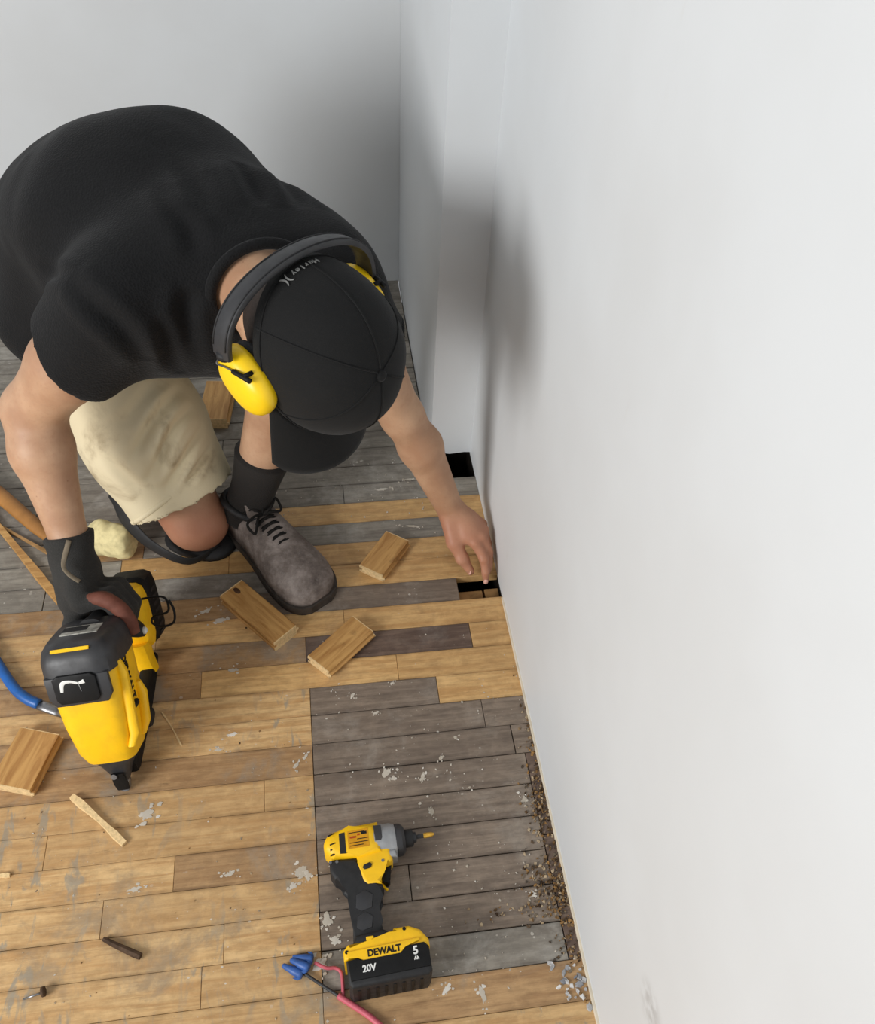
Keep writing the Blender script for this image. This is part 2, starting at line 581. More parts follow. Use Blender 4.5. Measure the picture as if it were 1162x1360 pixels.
def get_co(me):
    a = np.empty(len(me.vertices) * 3)
    me.vertices.foreach_get("co", a)
    return a.reshape(-1, 3)
def get_no(me):
    a = np.empty(len(me.vertices) * 3)
    me.vertices.foreach_get("normal", a)
    return a.reshape(-1, 3)
def set_co(me, co):
    me.vertices.foreach_set("co", co.ravel())
    me.update()
def relax(me, it=2):
    co = get_co(me)
    ed = np.empty(len(me.edges) * 2, np.int32)
    me.edges.foreach_get("vertices", ed)
    ed = ed.reshape(-1, 2)
    deg = np.bincount(ed.ravel(), minlength=len(co))[:, None]
    for _ in range(it):
        s = np.zeros_like(co)
        for k in range(3):
            s[:, k] = np.bincount(ed[:, 0], co[ed[:, 1], k], len(co)) + np.bincount(ed[:, 1], co[ed[:, 0], k], len(co))
        co = co * 0.5 + 0.5 * s / np.maximum(deg, 1)
    set_co(me, co)
def seg_dist(co, a, b):
    a, b = np.array(a), np.array(b)
    ab = b - a
    t = np.clip((co - a) @ ab / (ab @ ab), 0, 1)
    return np.linalg.norm(co - a - t[:, None] * ab, axis=1), t
def folds(me, creases, namp=0.0, nscale=9.0, seed=0.0):
    """creases: (points, depth, sigma) press a groove with two soft lips into the cloth"""
    co, no = get_co(me), get_no(me)
    disp = np.zeros(len(co))
    for pts, dep, sg in creases:
        pts = [np.array(p) for p in smooth_path(pts, 4)]
        best = np.full(len(co), 9.0)
        par = np.zeros(len(co))
        n = len(pts) - 1
        for i in range(n):
            d, t = seg_dist(co, pts[i], pts[i + 1])
            m = d < best
            best[m] = d[m]
            par[m] = (i + t[m]) / n
        fade = np.sin(np.clip(par, 0.0, 1.0) * math.pi) ** 0.6
        disp += fade * dep * (-np.exp(-(best / sg) ** 2) + 0.55 * np.exp(-((best - 2 * sg) / sg) ** 2))
    if namp > 0:
        disp += namp * np.array([mnoise.noise(Vector((c[0] * nscale + seed, c[1] * nscale, c[2] * nscale))) for c in co])
    set_co(me, co + no * disp[:, None])

# ------------------------------------------------------------------ the room: walls
def struct(o, label=None):
    o["kind"] = "structure"
    if label:
        o["label"] = label
    return o

def grid_mesh(name, nu, nv, fn):
    V = [fn(i / nu, j / nv) for j in range(nv + 1) for i in range(nu + 1)]
    Fq = [(j * (nu + 1) + i, j * (nu + 1) + i + 1, (j + 1) * (nu + 1) + i + 1, (j + 1) * (nu + 1) + i) for j in range(nv) for i in range(nu)]
    me = bpy.data.meshes.new(name)
    me.from_pydata(V, [], Fq)
    return me

def sm(x, a, b):
    t = min(1, max(0, (x - a) / (b - a)))
    return t * t * (3 - 2 * t)

# right-hand plasterboard wall: its foot bellies out a little near the corner
def rw(u, v):
    y = -3.2 + 4.05 * u
    z = -0.004 + 2.65 * (v ** 2.2)
    b = sm(y, -0.30, -0.08) * (1 - sm(y, 0.02, 0.13)) * sm(z, -0.01, 0.07) * (1 - sm(z, 0.10, 0.45))
    x = -0.006 * b
    x += 0.0025 * mnoise.noise(Vector((y * 2.2, z * 2.2, 4.0)))
    return (x, y, z)
me = grid_mesh("wall_right", 150, 70, rw)
nV = len(me.vertices)
bm = bmesh.new()
bm.from_mesh(me)
ext = bmesh.ops.extrude_face_region(bm, geom=list(bm.faces))
for v in [g for g in ext['geom'] if isinstance(g, bmesh.types.BMVert)]:
    v.co.x = 0.09
struct(bm_obj("wall_right", bm, M_WALL, smooth=False, autosmooth=0.6), "white painted plasterboard wall meeting the stripped floor")

bm = box_bm(-2.8, -0.05, 0.85, 0.95, -0.004, 2.65)
struct(bm_obj("wall_back", bm, M_WALL), "white painted wall behind the kneeling man")

# boxed-out pier in the corner, its plaster broken off in a ragged line above the floor hole
bm = bmesh.new()
nx = 26
rows_z = [0.0, 0.02, 0.06, 0.2, 0.6, 1.2, 2.0, 2.65]
def ragged(i):
    return 0.006 + 0.010 * mnoise.noise(Vector((i * 0.55, 2.1, 0))) + 0.005 * mnoise.noise(Vector((i * 1.9, 7.1, 0)))
loop = [(-0.093 + 0.113 * i / nx, 0.131) for i in range(nx + 1)] + [(0.02, 0.50), (0.02, 0.849), (-0.093, 0.849)] + [(-0.093, 0.849 - (0.849 - 0.131) * k / 30) for k in range(1, 30)]
rings = []
for z in rows_z:
    rings.append([bm.verts.new((x, y, z + ((ragged(i) if i <= nx else -0.012) if z == 0 else 0))) for i, (x, y) in enumerate(loop)])
n = len(loop)
for a, b in zip(rings[:-1], rings[1:]):
    for i in range(n):
        bm.faces.new((a[i], a[(i + 1) % n], b[(i + 1) % n], b[i]))
bm.faces.new(rings[-1])
bm.faces.new(rings[0][::-1])
struct(bm_obj("wall_pier", bm, M_WALL), "narrow white corner pier with ragged broken plaster foot")

# bare paper edge of the plasterboard along the floor
struct(bm_obj("trim_1", box_bm(-0.0035, 0.01, -3.0, -0.29, -0.002, 0.005, 0.0008, 1), plain("plasterboard_edge", (222, 210, 188), 0.8, 0.2, 0, 0.2, 30)), "cream plasterboard edge along the foot of the wall")

# ------------------------------------------------------------------ the floor: every strip board its own piece
PW = 0.057
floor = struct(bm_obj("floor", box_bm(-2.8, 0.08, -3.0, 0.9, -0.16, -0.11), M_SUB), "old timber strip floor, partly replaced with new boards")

def plank(x0, x1, k, kind, along_y=None):
    if along_y:
        y0, y1 = along_y
    else:
        y1 = -k * PW
        y0 = y1 - PW
    g = 0.0003
    j = random.uniform(-0.0006, 0.0003)
    if kind in ('dark', 'umber', 'grey'):
        j -= 0.0006
        g = random.uniform(0.0004, 0.0010)
    x0, x1, y0, y1 = x0 + g, x1 - g, y0 + g, y1 - g
    c = 0.0006
    zt = j
    V = []
    for (z, i) in ((-0.019, 0), (zt - c, 0), (zt, c)):
        V += [(x0 + i, y0 + i, z), (x1 - i, y0 + i, z), (x1 - i, y1 - i, z), (x0 + i, y1 - i, z)]
    cx, cy = (x0 + x1) / 2, (y0 + y1) / 2
    V = [(x - cx, y - cy, z) for x, y, z in V]
    Fc = [(8, 9, 10, 11)]
    for a in (0, 4):
        for i in range(4):
            Fc.append((a + i, a + (i + 1) % 4, a + 4 + (i + 1) % 4, a + 4 + i))
    Fc.append((3, 2, 1, 0))
    me = bpy.data.meshes.new("plank")
    me.from_pydata(V, [], Fc)
    o = link("plank", me, PL[kind], floor)
    o.location = (cx, cy, 0)
    return o

XL = -2.3
ROWS = {
    -1: [(XL, -0.95, 'grey'), (-0.95, -0.30, 'grey'), (-0.30, 0, 'grey')],
    -2: [(XL, -1.2, 'grey'), (-1.2, -0.52, 'grey'), (-0.52, -0.085, 'grey')],
    -3: [(XL, -0.80, 'grey'), (-0.80, -0.10, 'grey')],
    0: [(XL, -1.05, 'grey'), (-1.05, -0.47, 'grey'), (-0.47, 0, 'fresh')],
    1: [(XL, -0.82, 'grey'), (-0.82, -0.719, 'brown'), (-0.719, -0.093, 'grey'), (-0.093, 0, 'fresh')],
    2: [(XL, -1.0, 'grey'), (-1.0, -0.76, 'grey'), (-0.76, -0.545, 'fresh'), (-0.545, -0.20, 'fresh'), (-0.20, 0, 'fresh')],
    3: [(XL, -0.9, 'grey'), (-0.9, -0.40, 'grey'), (-0.40, 0, 'fresh')],
    4: [(XL, -1.02, 'honey'), (-1.02, -0.50, 'brown'), (-0.50, -0.086, 'dark')],
    5: [(XL, -1.2, 'honey'), (-1.2, -0.677, 'honey'), (-0.677, -0.32, 'fresh'), (-0.32, 0, 'fresh')],
    6: [(XL, -0.86, 'honey'), (-0.86, -0.396, 'brown'), (-0.396, -0.078, 'umber'), (-0.078, 0, 'fresh')],
    7: [(XL, -1.1, 'honey'), (-1.1, -0.589, 'brown'), (-0.589, -0.227, 'fresh'), (-0.227, 0, 'fresh')],
    8: [(XL, -0.95, 'honey'), (-0.95, -0.392, 'honey'), (-0.392, -0.158, 'dark'), (-0.158, 0, 'fresh')],
    9: [(XL, -0.75, 'brown'), (-0.75, -0.392, 'honey'), (-0.392, -0.082, 'dark'), (-0.082, 0, 'dark')],
    10: [(XL, -1.0, 'honey'), (-1.0, -0.392, 'brown'), (-0.392, -0.038, 'dark'), (-0.038, 0, 'dark')],
    11: [(XL, -0.95, 'honey'), (-0.95, -0.475, 'honey'), (-0.475, -0.392, 'honey'), (-0.392, -0.022, 'dark')],
    12: [(XL, -0.82, 'honey'), (-0.82, -0.392, 'honey'), (-0.392, -0.022, 'dark')],
    13: [(XL, -1.1, 'honey'), (-1.1, -0.616, 'honey'), (-0.616, -0.392, 'brown'), (-0.392, -0.022, 'dark')],
    14: [(XL, -0.72, 'honey'), (-0.72, -0.392, 'honey'), (-0.392, -0.248, 'dark'), (-0.248, -0.022, 'dark')],
    15: [(XL, -0.9, 'honey'), (-0.9, -0.536, 'honey'), (-0.536, -0.392, 'honey'), (-0.392, -0.022, 'dark')],
    16: [(XL, -1.0, 'honey'), (-1.0, -0.567, 'honey'), (-0.567, -0.392, 'honey'), (-0.392, -0.022, 'grey')],
    17: [(XL, -0.8, 'honey'), (-0.8, -0.392, 'honey'), (-0.392, 0, 'brown')],
    18: [(XL, -0.66, 'honey'), (-0.66, -0.30, 'honey'), (-0.30, 0, 'honey')],
}
for k in range(-15, 31):
    if k in ROWS:
        segs = ROWS[k]
    else:
        kind = 'grey' if k < 0 else 'honey'
        xr = -0.095 if k < -3 else 0.0
        cuts = [XL]
        x = XL + random.uniform(0.3, 1.0)
        while x < xr - 0.2:
            cuts.append(x)
            x += random.uniform(0.45, 0.95)
        cuts.append(xr)
        segs = [(a, b, kind) for a, b in zip(cuts[:-1], cuts[1:])]
    for a, b, kind in segs:
        plank(a, b, k, kind)
# narrow board laid along the foot of the wall
plank(-0.022, 0, 0, 'umber', along_y=(-0.775, -11 * PW))
plank(-0.022, 0, 0, 'umber', along_y=(-17 * PW, -0.775))
# boards of the layer below, seen in the two openings
for (x0, x1, y0, y1, z) in ((-0.16, -0.034, -0.275, -0.248, -0.024), (-0.029, 0.0, -0.275, -0.244, -0.026), (-0.16, -0.045, 0.045, 0.078, -0.030), (-0.05, 0.0, -0.02, 0.055, -0.05)):
    bm_obj("subfloor_board", box_bm(x0, x1, y0, y1, z - 0.022, z, 0.001, 1), M_LATH, floor)
bm_obj("leak_blocker", box_bm(0.0, 0.08, -3.0, 0.9, -0.16, -0.0045), M_SUB, floor)  # added dark box under the right wall, blocks light leaking into the openings
bm_obj("leak_blocker", box_bm(-2.6, 0.0, 0.172, 0.20, -0.16, -0.02), M_SUB, floor)  # second added dark box, closes the far side against leaking light
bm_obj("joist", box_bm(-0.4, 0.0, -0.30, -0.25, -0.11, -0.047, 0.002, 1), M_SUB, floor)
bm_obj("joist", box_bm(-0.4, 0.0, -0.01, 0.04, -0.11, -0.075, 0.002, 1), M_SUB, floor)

# ------------------------------------------------------------------ the kneeling man
def skin_mat():
    t = NT("skin", 0.5, 0.35)
    v = t.coords("Object")
    a = t.noise(v, 11, 4)
    b = t.noise(v, 160, 3)
    c = t.mix(t.step(a, 0.3, 0.72), lin((198, 160, 129)), lin((172, 131, 102)))
    # ruddier over knuckles and knee
    fk = t.math('LESS_THAN', t.voro(v, 55), t.math('MULTIPLY', t.math('SUBTRACT', t.noise(v, 30, 2), 0.56), 0.8))
    c = t.mix(t.math('MULTIPLY', fk, 0.5), c, lin((140, 92, 66)))
    c = t.mix(t.step(b, 0.5, 0.75, 0, 0.2), c, lin((160, 112, 86)))
    sep = t.n("ShaderNodeSeparateXYZ")
    t.l(v, sep.inputs[0])
    low = t.step(sep.outputs[2], 0.09, 0.16, 0.6, 0.0)
    c = t.mix(low, c, lin((172, 108, 84)))
    t.color(c)
    t.b.inputs["Subsurface Weight"].default_value = 0.12
    t.b.inputs["Subsurface Radius"].default_value = (0.012, 0.005, 0.003)
    t.b.inputs["Subsurface Scale"].default_value = 0.5
    t.bump(t.math('ADD', b, t.math('MULTIPLY', a, 0.5)), 0.12, 0.002)
    return t.m

def knit_mat(name, rgb, cell=330, strength=0.5):
    t = NT(name, 0.85, 0.2)
    v = t.coords("Object")
    vo = t.voro(v, cell)
    n1 = t.noise(v, 9, 4)
    c = lin(rgb)
    col = t.mix(t.step(vo, 0.1, 0.7), tuple(x * 0.6 for x in c), c)
    t.color(t.mix(t.math('MULTIPLY', t.step(n1, 0.4, 0.8), 0.4), col, tuple(x * 1.5 for x in c)))
    t.b.inputs["Sheen Weight"].default_value = 0.05
    t.bump(vo, strength, 0.0015)
    return t.m

def khaki_mat():
    t = NT("khaki_cotton", 0.85, 0.2)
    v = t.coords("Object")
    w = t.noise(t.coords("Object", (1, 1, 1)), 420, 2)
    d = t.noise(v, 8, 6, 0.6, 0.5)
    c = t.mix(t.step(d, 0.50, 0.74), lin((222, 209, 176)), lin((142, 122, 92)))
    t.color(c)
    t.bump(w, 0.2, 0.001)
    return t.m

def boot_mat():
    t = NT("scuffed_nubuck", 0.75, 0.25)
    v = t.coords("Object")
    d = t.noise(v, 21, 8, 0.72, 0.0)
    e = t.noise(v, 70, 6, 0.75)
    c = t.ramp(d, [(0.3, lin((72, 64, 60))), (0.48, lin((112, 102, 96))), (0.66, lin((150, 140, 134)))])
    c = t.mix(t.math('MULTIPLY', t.step(e, 0.58, 0.72), 0.6), c, lin((150, 146, 142)))
    t.color(c)
    t.bump(t.math('ADD', d, e), 0.3, 0.002)
    return t.m

M_SKIN = skin_mat()
M_SHIRT = knit_mat("black_waffle_knit", (19, 19, 20), 300, 0.5)
M_KHAKI = khaki_mat()
M_BOOT = boot_mat()
M_SOCK = knit_mat("charcoal_sock_knit", (40, 37, 35), 500, 0.5)
M_CAP = knit_mat("black_cap_cotton", (25, 25, 25), 900, 0.25)
M_GLOVE = knit_mat("charcoal_glove_fabric", (52, 51, 49), 700, 0.4)
M_HAIR = plain("dark_brown_hair", (46, 36, 30), 0.6, 0.4, 0, 0.4, 160, 0.5)
M_STRIPE = plain("taupe_glove_trim", (122, 110, 92), 0.7, 0.3, 0, 0.2, 90)
M_FINGERTIP = plain("russet_glove_leather", (112, 66, 52), 0.7, 0.3, 0, 0.3, 60)
M_BRIMUNDER = plain("brim_lining", (44, 48, 58), 0.8, 0.2, 0, 0.2, 80)
M_SOLE = plain("dark_rubber_sole", (70, 63, 57), 0.75, 0.3, 0, 0.4, 60)
M_LACE = plain("black_lace", (30, 28, 26), 0.8, 0.2, 0, 0.3, 200)

V = Vector
A = np.array
person = empty("person", (-0.55, 0.0, 0.0), "person in black shirt, khaki shorts and black cap kneeling to patch the floor", "person")
PINV = Matrix.Translation(V((0.55, 0.0, 0.0)))
def wear(o, parent=person):
    """child built in world coordinates"""
    o.parent = parent
    o.matrix_parent_inverse = PINV if parent is person else Matrix.Identity(4)
    return o

# joints
R_SH, L_SH = A((-0.620, -0.195, 0.670)), A((-0.308, -0.150, 0.655))
R_EL, R_WR = A((-0.800, -0.160, 0.450)), A((-0.774, -0.280, 0.275))
L_EL, L_WR = A((-0.192, -0.138, 0.370)), A((-0.092, -0.143, 0.115))
R_KN, L_KN = A((-0.605, -0.075, 0.062)), A((-0.352, -0.045, 0.470))
R_HIP, L_HIP = A((-0.775, 0.130, 0.430)), A((-0.650, 0.270, 0.450))
PELV = (R_HIP + L_HIP) / 2
R_AN = A((-0.800, 0.270, 0.075))
L_AN = A((-0.490, -0.065, 0.105))
NECK = A((-0.425, -0.165, 0.690))
# head frame: e towards the left ear, u towards the crown, n towards the face
HC = A((-0.347, -0.316, 0.674))
e_ = A((0.775, 0.630, -0.025)); e_ /= np.linalg.norm(e_)
u_ = A((0.630, -0.760, 0.155)); u_ -= e_ * (e_ @ u_); u_ /= np.linalg.norm(u_)
n_ = np.cross(e_, u_)
HM = frame(HC, e_, u_, n_)
def hp(e, u, n):
    return HC + e_ * e + u_ * u + n_ * n
HAX = [e_, u_, n_]

# ---- body: one continuous surface
F = Field((-0.98, -0.42, -0.03), (0.02, 0.42, 0.86), 0.004)
SHW = L_SH - R_SH
CHEST = (R_SH + L_SH) / 2 + A((-0.03, 0.06, 0.0))
MID = A((-0.60, 0.075, 0.650))
LUM = A((-0.665, 0.165, 0.575))
HIPW = L_HIP - R_HIP
F.ecap(PELV, LUM, HIPW, 0.155, 0.105, 0.145, 0.095, 0.03)
F.ecap(LUM, MID, SHW + HIPW, 0.145, 0.095, 0.155, 0.105, 0.03)
F.ecap(MID, CHEST, SHW, 0.155, 0.105, 0.165, 0.095, 0.03)
F.cap(R_SH, L_SH, 0.042, 0.042, 0.03)
F.cap(CHEST, NECK, 0.10, 0.065, 0.03)
F.chain([NECK, hp(0, -0.055, -0.02)], [0.062, 0.058], 0.02)
F.ell(hp(0, 0.035, 0.0), HAX, (0.074, 0.105, 0.094), 0.02)           # skull
F.ell(hp(0, -0.045, 0.035), HAX, (0.058, 0.070, 0.058), 0.02)        # jaw
F.ell(hp(0, -0.085, 0.065), HAX, (0.024, 0.020, 0.020), 0.012)       # chin
F.cap(hp(0, 0.020, 0.088), hp(0, -0.020, 0.108), 0.008, 0.013, 0.008)  # nose
for s in (-1, 1):
    F.ell(hp(s * 0.014, -0.022, 0.098), HAX, (0.009, 0.008, 0.009), 0.006)
    F.ell(hp(s * 0.032, 0.030, 0.086), HAX, (0.022, 0.008, 0.010), 0.010)   # brow
    F.ell(hp(s * 0.031, 0.012, 0.081), HAX, (0.013, 0.010, 0.010), 0.004)   # eye lids
    F.ell(hp(s * 0.076, 0.000, -0.004), HAX, (0.008, 0.030, 0.018), 0.006)  # ear
F.ell(hp(0, -0.050, 0.092), HAX, (0.024, 0.005, 0.008), 0.004)
F.ell(hp(0, -0.060, 0.091), HAX, (0.022, 0.006, 0.008), 0.004)
# right arm
F.chain([R_SH, R_SH * 0.45 + R_EL * 0.55, R_EL], [0.056, 0.057, 0.046], 0.02)
F.chain([R_EL, R_EL * 0.68 + R_WR * 0.32 + A((-0.004, 0, 0)), R_WR], [0.047, 0.049, 0.031], 0.02)
# left arm
F.chain([L_SH, L_SH * 0.5 + L_EL * 0.5, L_EL], [0.060, 0.052, 0.037], 0.025)
F.chain([L_EL, L_EL * 0.68 + L_WR * 0.32 + A((0.004, 0.004, 0)), L_WR], [0.037, 0.039, 0.027], 0.02)
# legs
F.chain([R_HIP, R_HIP * 0.45 + R_KN * 0.55, R_KN], [0.098, 0.082, 0.060], 0.03)
F.chain([R_KN, R_KN * 0.62 + R_AN * 0.38 + A((0, 0, 0.006)), R_AN], [0.055, 0.056, 0.036], 0.02)
F.ell(R_KN + A((0.012, -0.014, 0.004)), np.eye(3), (0.050, 0.048, 0.046), 0.02)
F.chain([L_HIP, L_HIP * 0.5 + L_KN * 0.5, L_KN], [0.098, 0.080, 0.060], 0.03)
F.chain([L_KN, L_KN * 0.65 + L_AN * 0.35 + A((-0.012, 0.012, 0)), L_AN], [0.055, 0.056, 0.037], 0.02)
# left hand: palm, four fingers and thumb pinching into the open floor slot
lw = L_WR
lk = {'i': A((-0.048, -0.204, 0.078)), 'm': A((-0.034, -0.193, 0.082)), 'r': A((-0.027, -0.175, 0.080)), 'p': A((-0.026, -0.154, 0.074))}
for kk in 'imrp':
    F.chain([lw + (lk[kk] - lw) * 0.12, lw * 0.45 + lk[kk] * 0.55, lk[kk]], [0.022, 0.0165, 0.0125], 0.010)
F.ell((lw + lk['m'] + lk['i']) / 3 + A((-0.004, -0.002, -0.006)), np.eye(3), (0.024, 0.026, 0.018), 0.010)
F.chain([lk['i'], A((-0.032, -0.225, 0.052)), A((-0.029, -0.240, 0.027)), A((-0.028, -0.246, 0.004))], [0.0118, 0.0100, 0.0088, 0.0070], 0.004)
F.chain([lk['m'], A((-0.019, -0.208, 0.050)), A((-0.020, -0.223, 0.026)), A((-0.022, -0.230, 0.010))], [0.0118, 0.0100, 0.0088, 0.0072], 0.003)
F.chain([lk['r'], A((-0.018, -0.187, 0.050)), A((-0.019, -0.200, 0.026)), A((-0.021, -0.206, 0.012))], [0.0112, 0.0095, 0.0084, 0.0070], 0.003)
F.chain([lk['p'], A((-0.020, -0.164, 0.050)), A((-0.021, -0.174, 0.030)), A((-0.022, -0.180, 0.017))], [0.0100, 0.0085, 0.0076, 0.0064], 0.003)
F.chain([lw + A((-0.004, -0.018, -0.010)), A((-0.089, -0.196, 0.074)), A((-0.074, -0.217, 0.046)), A((-0.058, -0.231, 0.020))], [0.019, 0.0160, 0.0122, 0.0088], 0.008)
for kk in 'imrp':
    F.ell(lk[kk] + A((-0.002, -0.004, 0.004)), np.eye(3), (0.0105, 0.0105, 0.0095), 0.003)   # knuckles
F.ell(A((-0.033, -0.229, 0.053)), np.eye(3), (0.0105, 0.0100, 0.0095), 0.003)
F.ell(A((-0.077, -0.220, 0.048)), np.eye(3), (0.0128, 0.0125, 0.0115), 0.003)
# right hand inside its glove
F.chain([R_WR, A((-0.762, -0.335, 0.240)), A((-0.748, -0.380, 0.225))], [0.030, 0.028, 0.022], 0.01)
# feet inside the boots
F.chain([L_AN, A((-0.47, -0.09, 0.06)), A((-0.42, -0.17, 0.038))], [0.034, 0.030, 0.016], 0.01)
F.chain([R_AN, A((-0.815, 0.295, 0.05))], [0.034, 0.03], 0.02)
me = F.mesh("body")
relax(me, 2)
wear(link("body", me, M_SKIN))
# finger nails of the bare hand
def nail(name, c, nrm, ln, w, l):
    nrm, ln = V(nrm).normalized(), V(ln).normalized()
    ln = (ln - nrm * ln.dot(nrm)).normalized()
    sd = nrm.cross(ln)
    bm = loft_bm([(V(c) - nrm * 0.0012, sd, ln, w, l), (V(c) + nrm * 0.0006, sd, ln, w * 0.8, l * 0.85)], 14, 2.6)
    return wear(bm_obj(name, bm, plain("finger_nail", (226, 176, 160), 0.35, 0.5, 0, 0.1, 50), None, True))
nail("fingernail", (-0.0625, -0.2345, 0.0245), (-0.75, -0.55, 0.35), (0.45, -0.4, -0.8), 0.0058, 0.0075)
nail("fingernail", (-0.0290, -0.2525, 0.0090), (0.0, -1, 0.25), (-0.05, -0.25, -1), 0.0050, 0.0060)

# ---- shirt
F = Field((-1.05, -0.36, 0.30), (-0.10, 0.48, 0.92), 0.0045)
F.ecap(PELV + A((-0.02, -0.01, -0.01)), A((-0.675, 0.17, 0.600)), HIPW, 0.215, 0.155, 0.195, 0.150, 0.05)
F.ecap(A((-0.675, 0.17, 0.600)), A((-0.600, 0.075, 0.660)), SHW * 0.6 + HIPW, 0.195, 0.150, 0.200, 0.150, 0.05)
F.ecap(A((-0.600, 0.075, 0.660)), A((-0.490, -0.075, 0.655)), SHW, 0.200, 0.150, 0.190, 0.130, 0.05)
F.cap(R_SH + A((0.03, 0.03, -0.005)), L_SH + A((-0.02, 0.03, -0.005)), 0.085, 0.082, 0.06)
F.ecap(A((-0.62, 0.13, 0.60)), L_SH + A((-0.04, 0.06, -0.01)), (0.3, 0.1, -1.0), 0.15, 0.13, 0.09, 0.09, 0.06)
F.cap(A((-0.64, -0.135, 0.585)), A((-0.46, -0.150, 0.585)), 0.080, 0.080, 0.05)
F.cap(A((-0.47, -0.06, 0.67)), NECK + A((0.002, 0.000, -0.008)), 0.115, 0.080, 0.04)
# the front of the shirt hangs down towards the thigh
F.ecap(A((-0.56, -0.02, 0.60)), A((-0.64, 0.08, 0.46)), SHW, 0.170, 0.080, 0.165, 0.075, 0.05)
# sleeves
HEMN = None
sd = (R_EL - R_SH) / np.linalg.norm(R_EL - R_SH)
ls = (L_EL - L_SH) / np.linalg.norm(L_EL - L_SH)
HEMN = sd + A((-0.30, 0.10, 0.05))
HEMN /= np.linalg.norm(HEMN)
F.chain([R_SH, R_SH + sd * 0.20], [0.084, 0.076], 0.04)
F.chain([L_SH, L_SH + ls * 0.20], [0.080, 0.076], 0.04)
F.cut_plane(R_SH + sd * 0.125, HEMN, R_SH + sd * 0.23, 0.145)
F.cut_plane(L_SH + ls * 0.12, ls, L_SH + ls * 0.21, 0.11)
F.cut_cap(R_SH + sd * 0.16, R_SH + sd * 0.27, 0.060, 0.068)
F.cut_cap(L_SH + ls * 0.09, L_SH + ls * 0.26, 0.064, 0.072)
F.cut_cap(NECK + A((0.012, -0.035, 0.0)), A(hp(0, -0.02, -0.02)), 0.066, 0.070)
me = F.mesh("shirt")
relax(me, 4)
cre = []
def pleat(pts, dep, sg):
    cre.append((pts, dep, sg))
pleat([(-0.545, -0.080, 0.800), (-0.525, -0.131, 0.790), (-0.500, -0.165, 0.772), (-0.490, -0.205, 0.745)], 0.007, 0.013)
pleat([(-0.500, -0.235, 0.715), (-0.513, -0.245, 0.690), (-0.516, -0.251, 0.650), (-0.521, -0.220, 0.560)], 0.010, 0.013)
pleat([(-0.545, -0.262, 0.690), (-0.545, -0.258, 0.640), (-0.545, -0.225, 0.550)], 0.010, 0.012)
pleat([(-0.660, -0.225, 0.735), (-0.628, -0.262, 0.712), (-0.598, -0.274, 0.680), (-0.580, -0.250, 0.610)], 0.010, 0.013)
pleat([(-0.736, -0.085, 0.665), (-0.700, -0.165, 0.705), (-0.655, -0.230, 0.737)], 0.006, 0.010)
pleat([(-0.470, -0.150, 0.775), (-0.510, -0.040, 0.812), (-0.560, 0.020, 0.828)], 0.006, 0.014)
pleat([(-0.400, -0.110, 0.765), (-0.430, 0.000, 0.785)], 0.007, 0.014)
pleat([(-0.340, -0.095, 0.745), (-0.380, 0.040, 0.750)], 0.007, 0.014)
pleat([(-0.780, -0.020, 0.640), (-0.760, 0.100, 0.720), (-0.720, 0.190, 0.740)], 0.006, 0.018)
folds(me, cre, 0.006, 11.0)
shirt = wear(link("shirt", me, M_SHIRT))
# ribbed collar
cb = (A(hp(0, -0.07, -0.03)) - NECK); cb /= np.linalg.norm(cb)
c0 = NECK + A((0.014, -0.028, -0.002)) + cb * 0.016
w_ = np.cross(cb, A((0, 0, 1.0))); w_ /= np.linalg.norm(w_)
v_ = np.cross(w_, cb)
ring = [V(c0 + w_ * 0.077 * math.cos(t) + v_ * 0.075 * math.sin(t)) for t in np.linspace(0, 2 * math.pi, 41)]
wear(bm_obj("collar", tube_bm(ring, 0.0085, 10, flat=1.0), M_SHIRT, None, True))
# sleeve hems
for sh, dd, l, r in ((L_SH, ls, 0.118, 0.0735),):
    a1 = np.cross(dd, A((0, 0, 1.0))); a1 /= np.linalg.norm(a1)
    a2 = np.cross(dd, a1)
    ring = [V(sh + dd * l + a1 * r * math.cos(t) + a2 * r * math.sin(t)) for t in np.linspace(0, 2 * math.pi, 41)]
    wear(bm_obj("sleeve_hem", tube_bm(ring, 0.0055, 8), M_SHIRT, None, True))

# ---- shorts
F = Field((-1.02, -0.25, 0.02), (-0.20, 0.50, 0.66), 0.0045)
F.ecap(PELV + A((0, 0, -0.03)), LUM, HIPW, 0.185, 0.135, 0.165, 0.115, 0.04)
rk = (R_KN - R_HIP) / np.linalg.norm(R_KN - R_HIP)
lkd = (L_KN - L_HIP) / np.linalg.norm(L_KN - L_HIP)
RL, LL = np.linalg.norm(R_KN - R_HIP), np.linalg.norm(L_KN - L_HIP)
F.chain([R_HIP, R_HIP + rk * RL * 0.55, R_HIP + rk * (RL + 0.05)], [0.125, 0.118, 0.104], 0.04)
F.chain([L_HIP, L_HIP + lkd * LL * 0.55, L_HIP + lkd * (LL + 0.02)], [0.122, 0.108, 0.098], 0.04)
F.cut_plane(R_HIP + rk * (RL - 0.075), rk + A((0.12, 0.05, 0.22)), R_HIP + rk * (RL + 0.05), 0.15)
F.cut_plane(L_HIP + lkd * (LL - 0.07), lkd, L_HIP + lkd * (LL + 0.05), 0.16)
F.cut_cap(R_HIP + rk * (RL - 0.115), R_HIP + rk * (RL + 0.06), 0.078, 0.098)
F.cut_cap(L_HIP + lkd * (LL - 0.11), L_HIP + lkd * (LL + 0.06), 0.078, 0.09)
me = F.mesh("shorts")
relax(me, 6)
cre = []
pleat([(-0.595, 0.020, 0.330), (-0.625, -0.035, 0.330), (-0.662, -0.085, 0.300), (-0.690, -0.095, 0.262)], 0.009, 0.009)
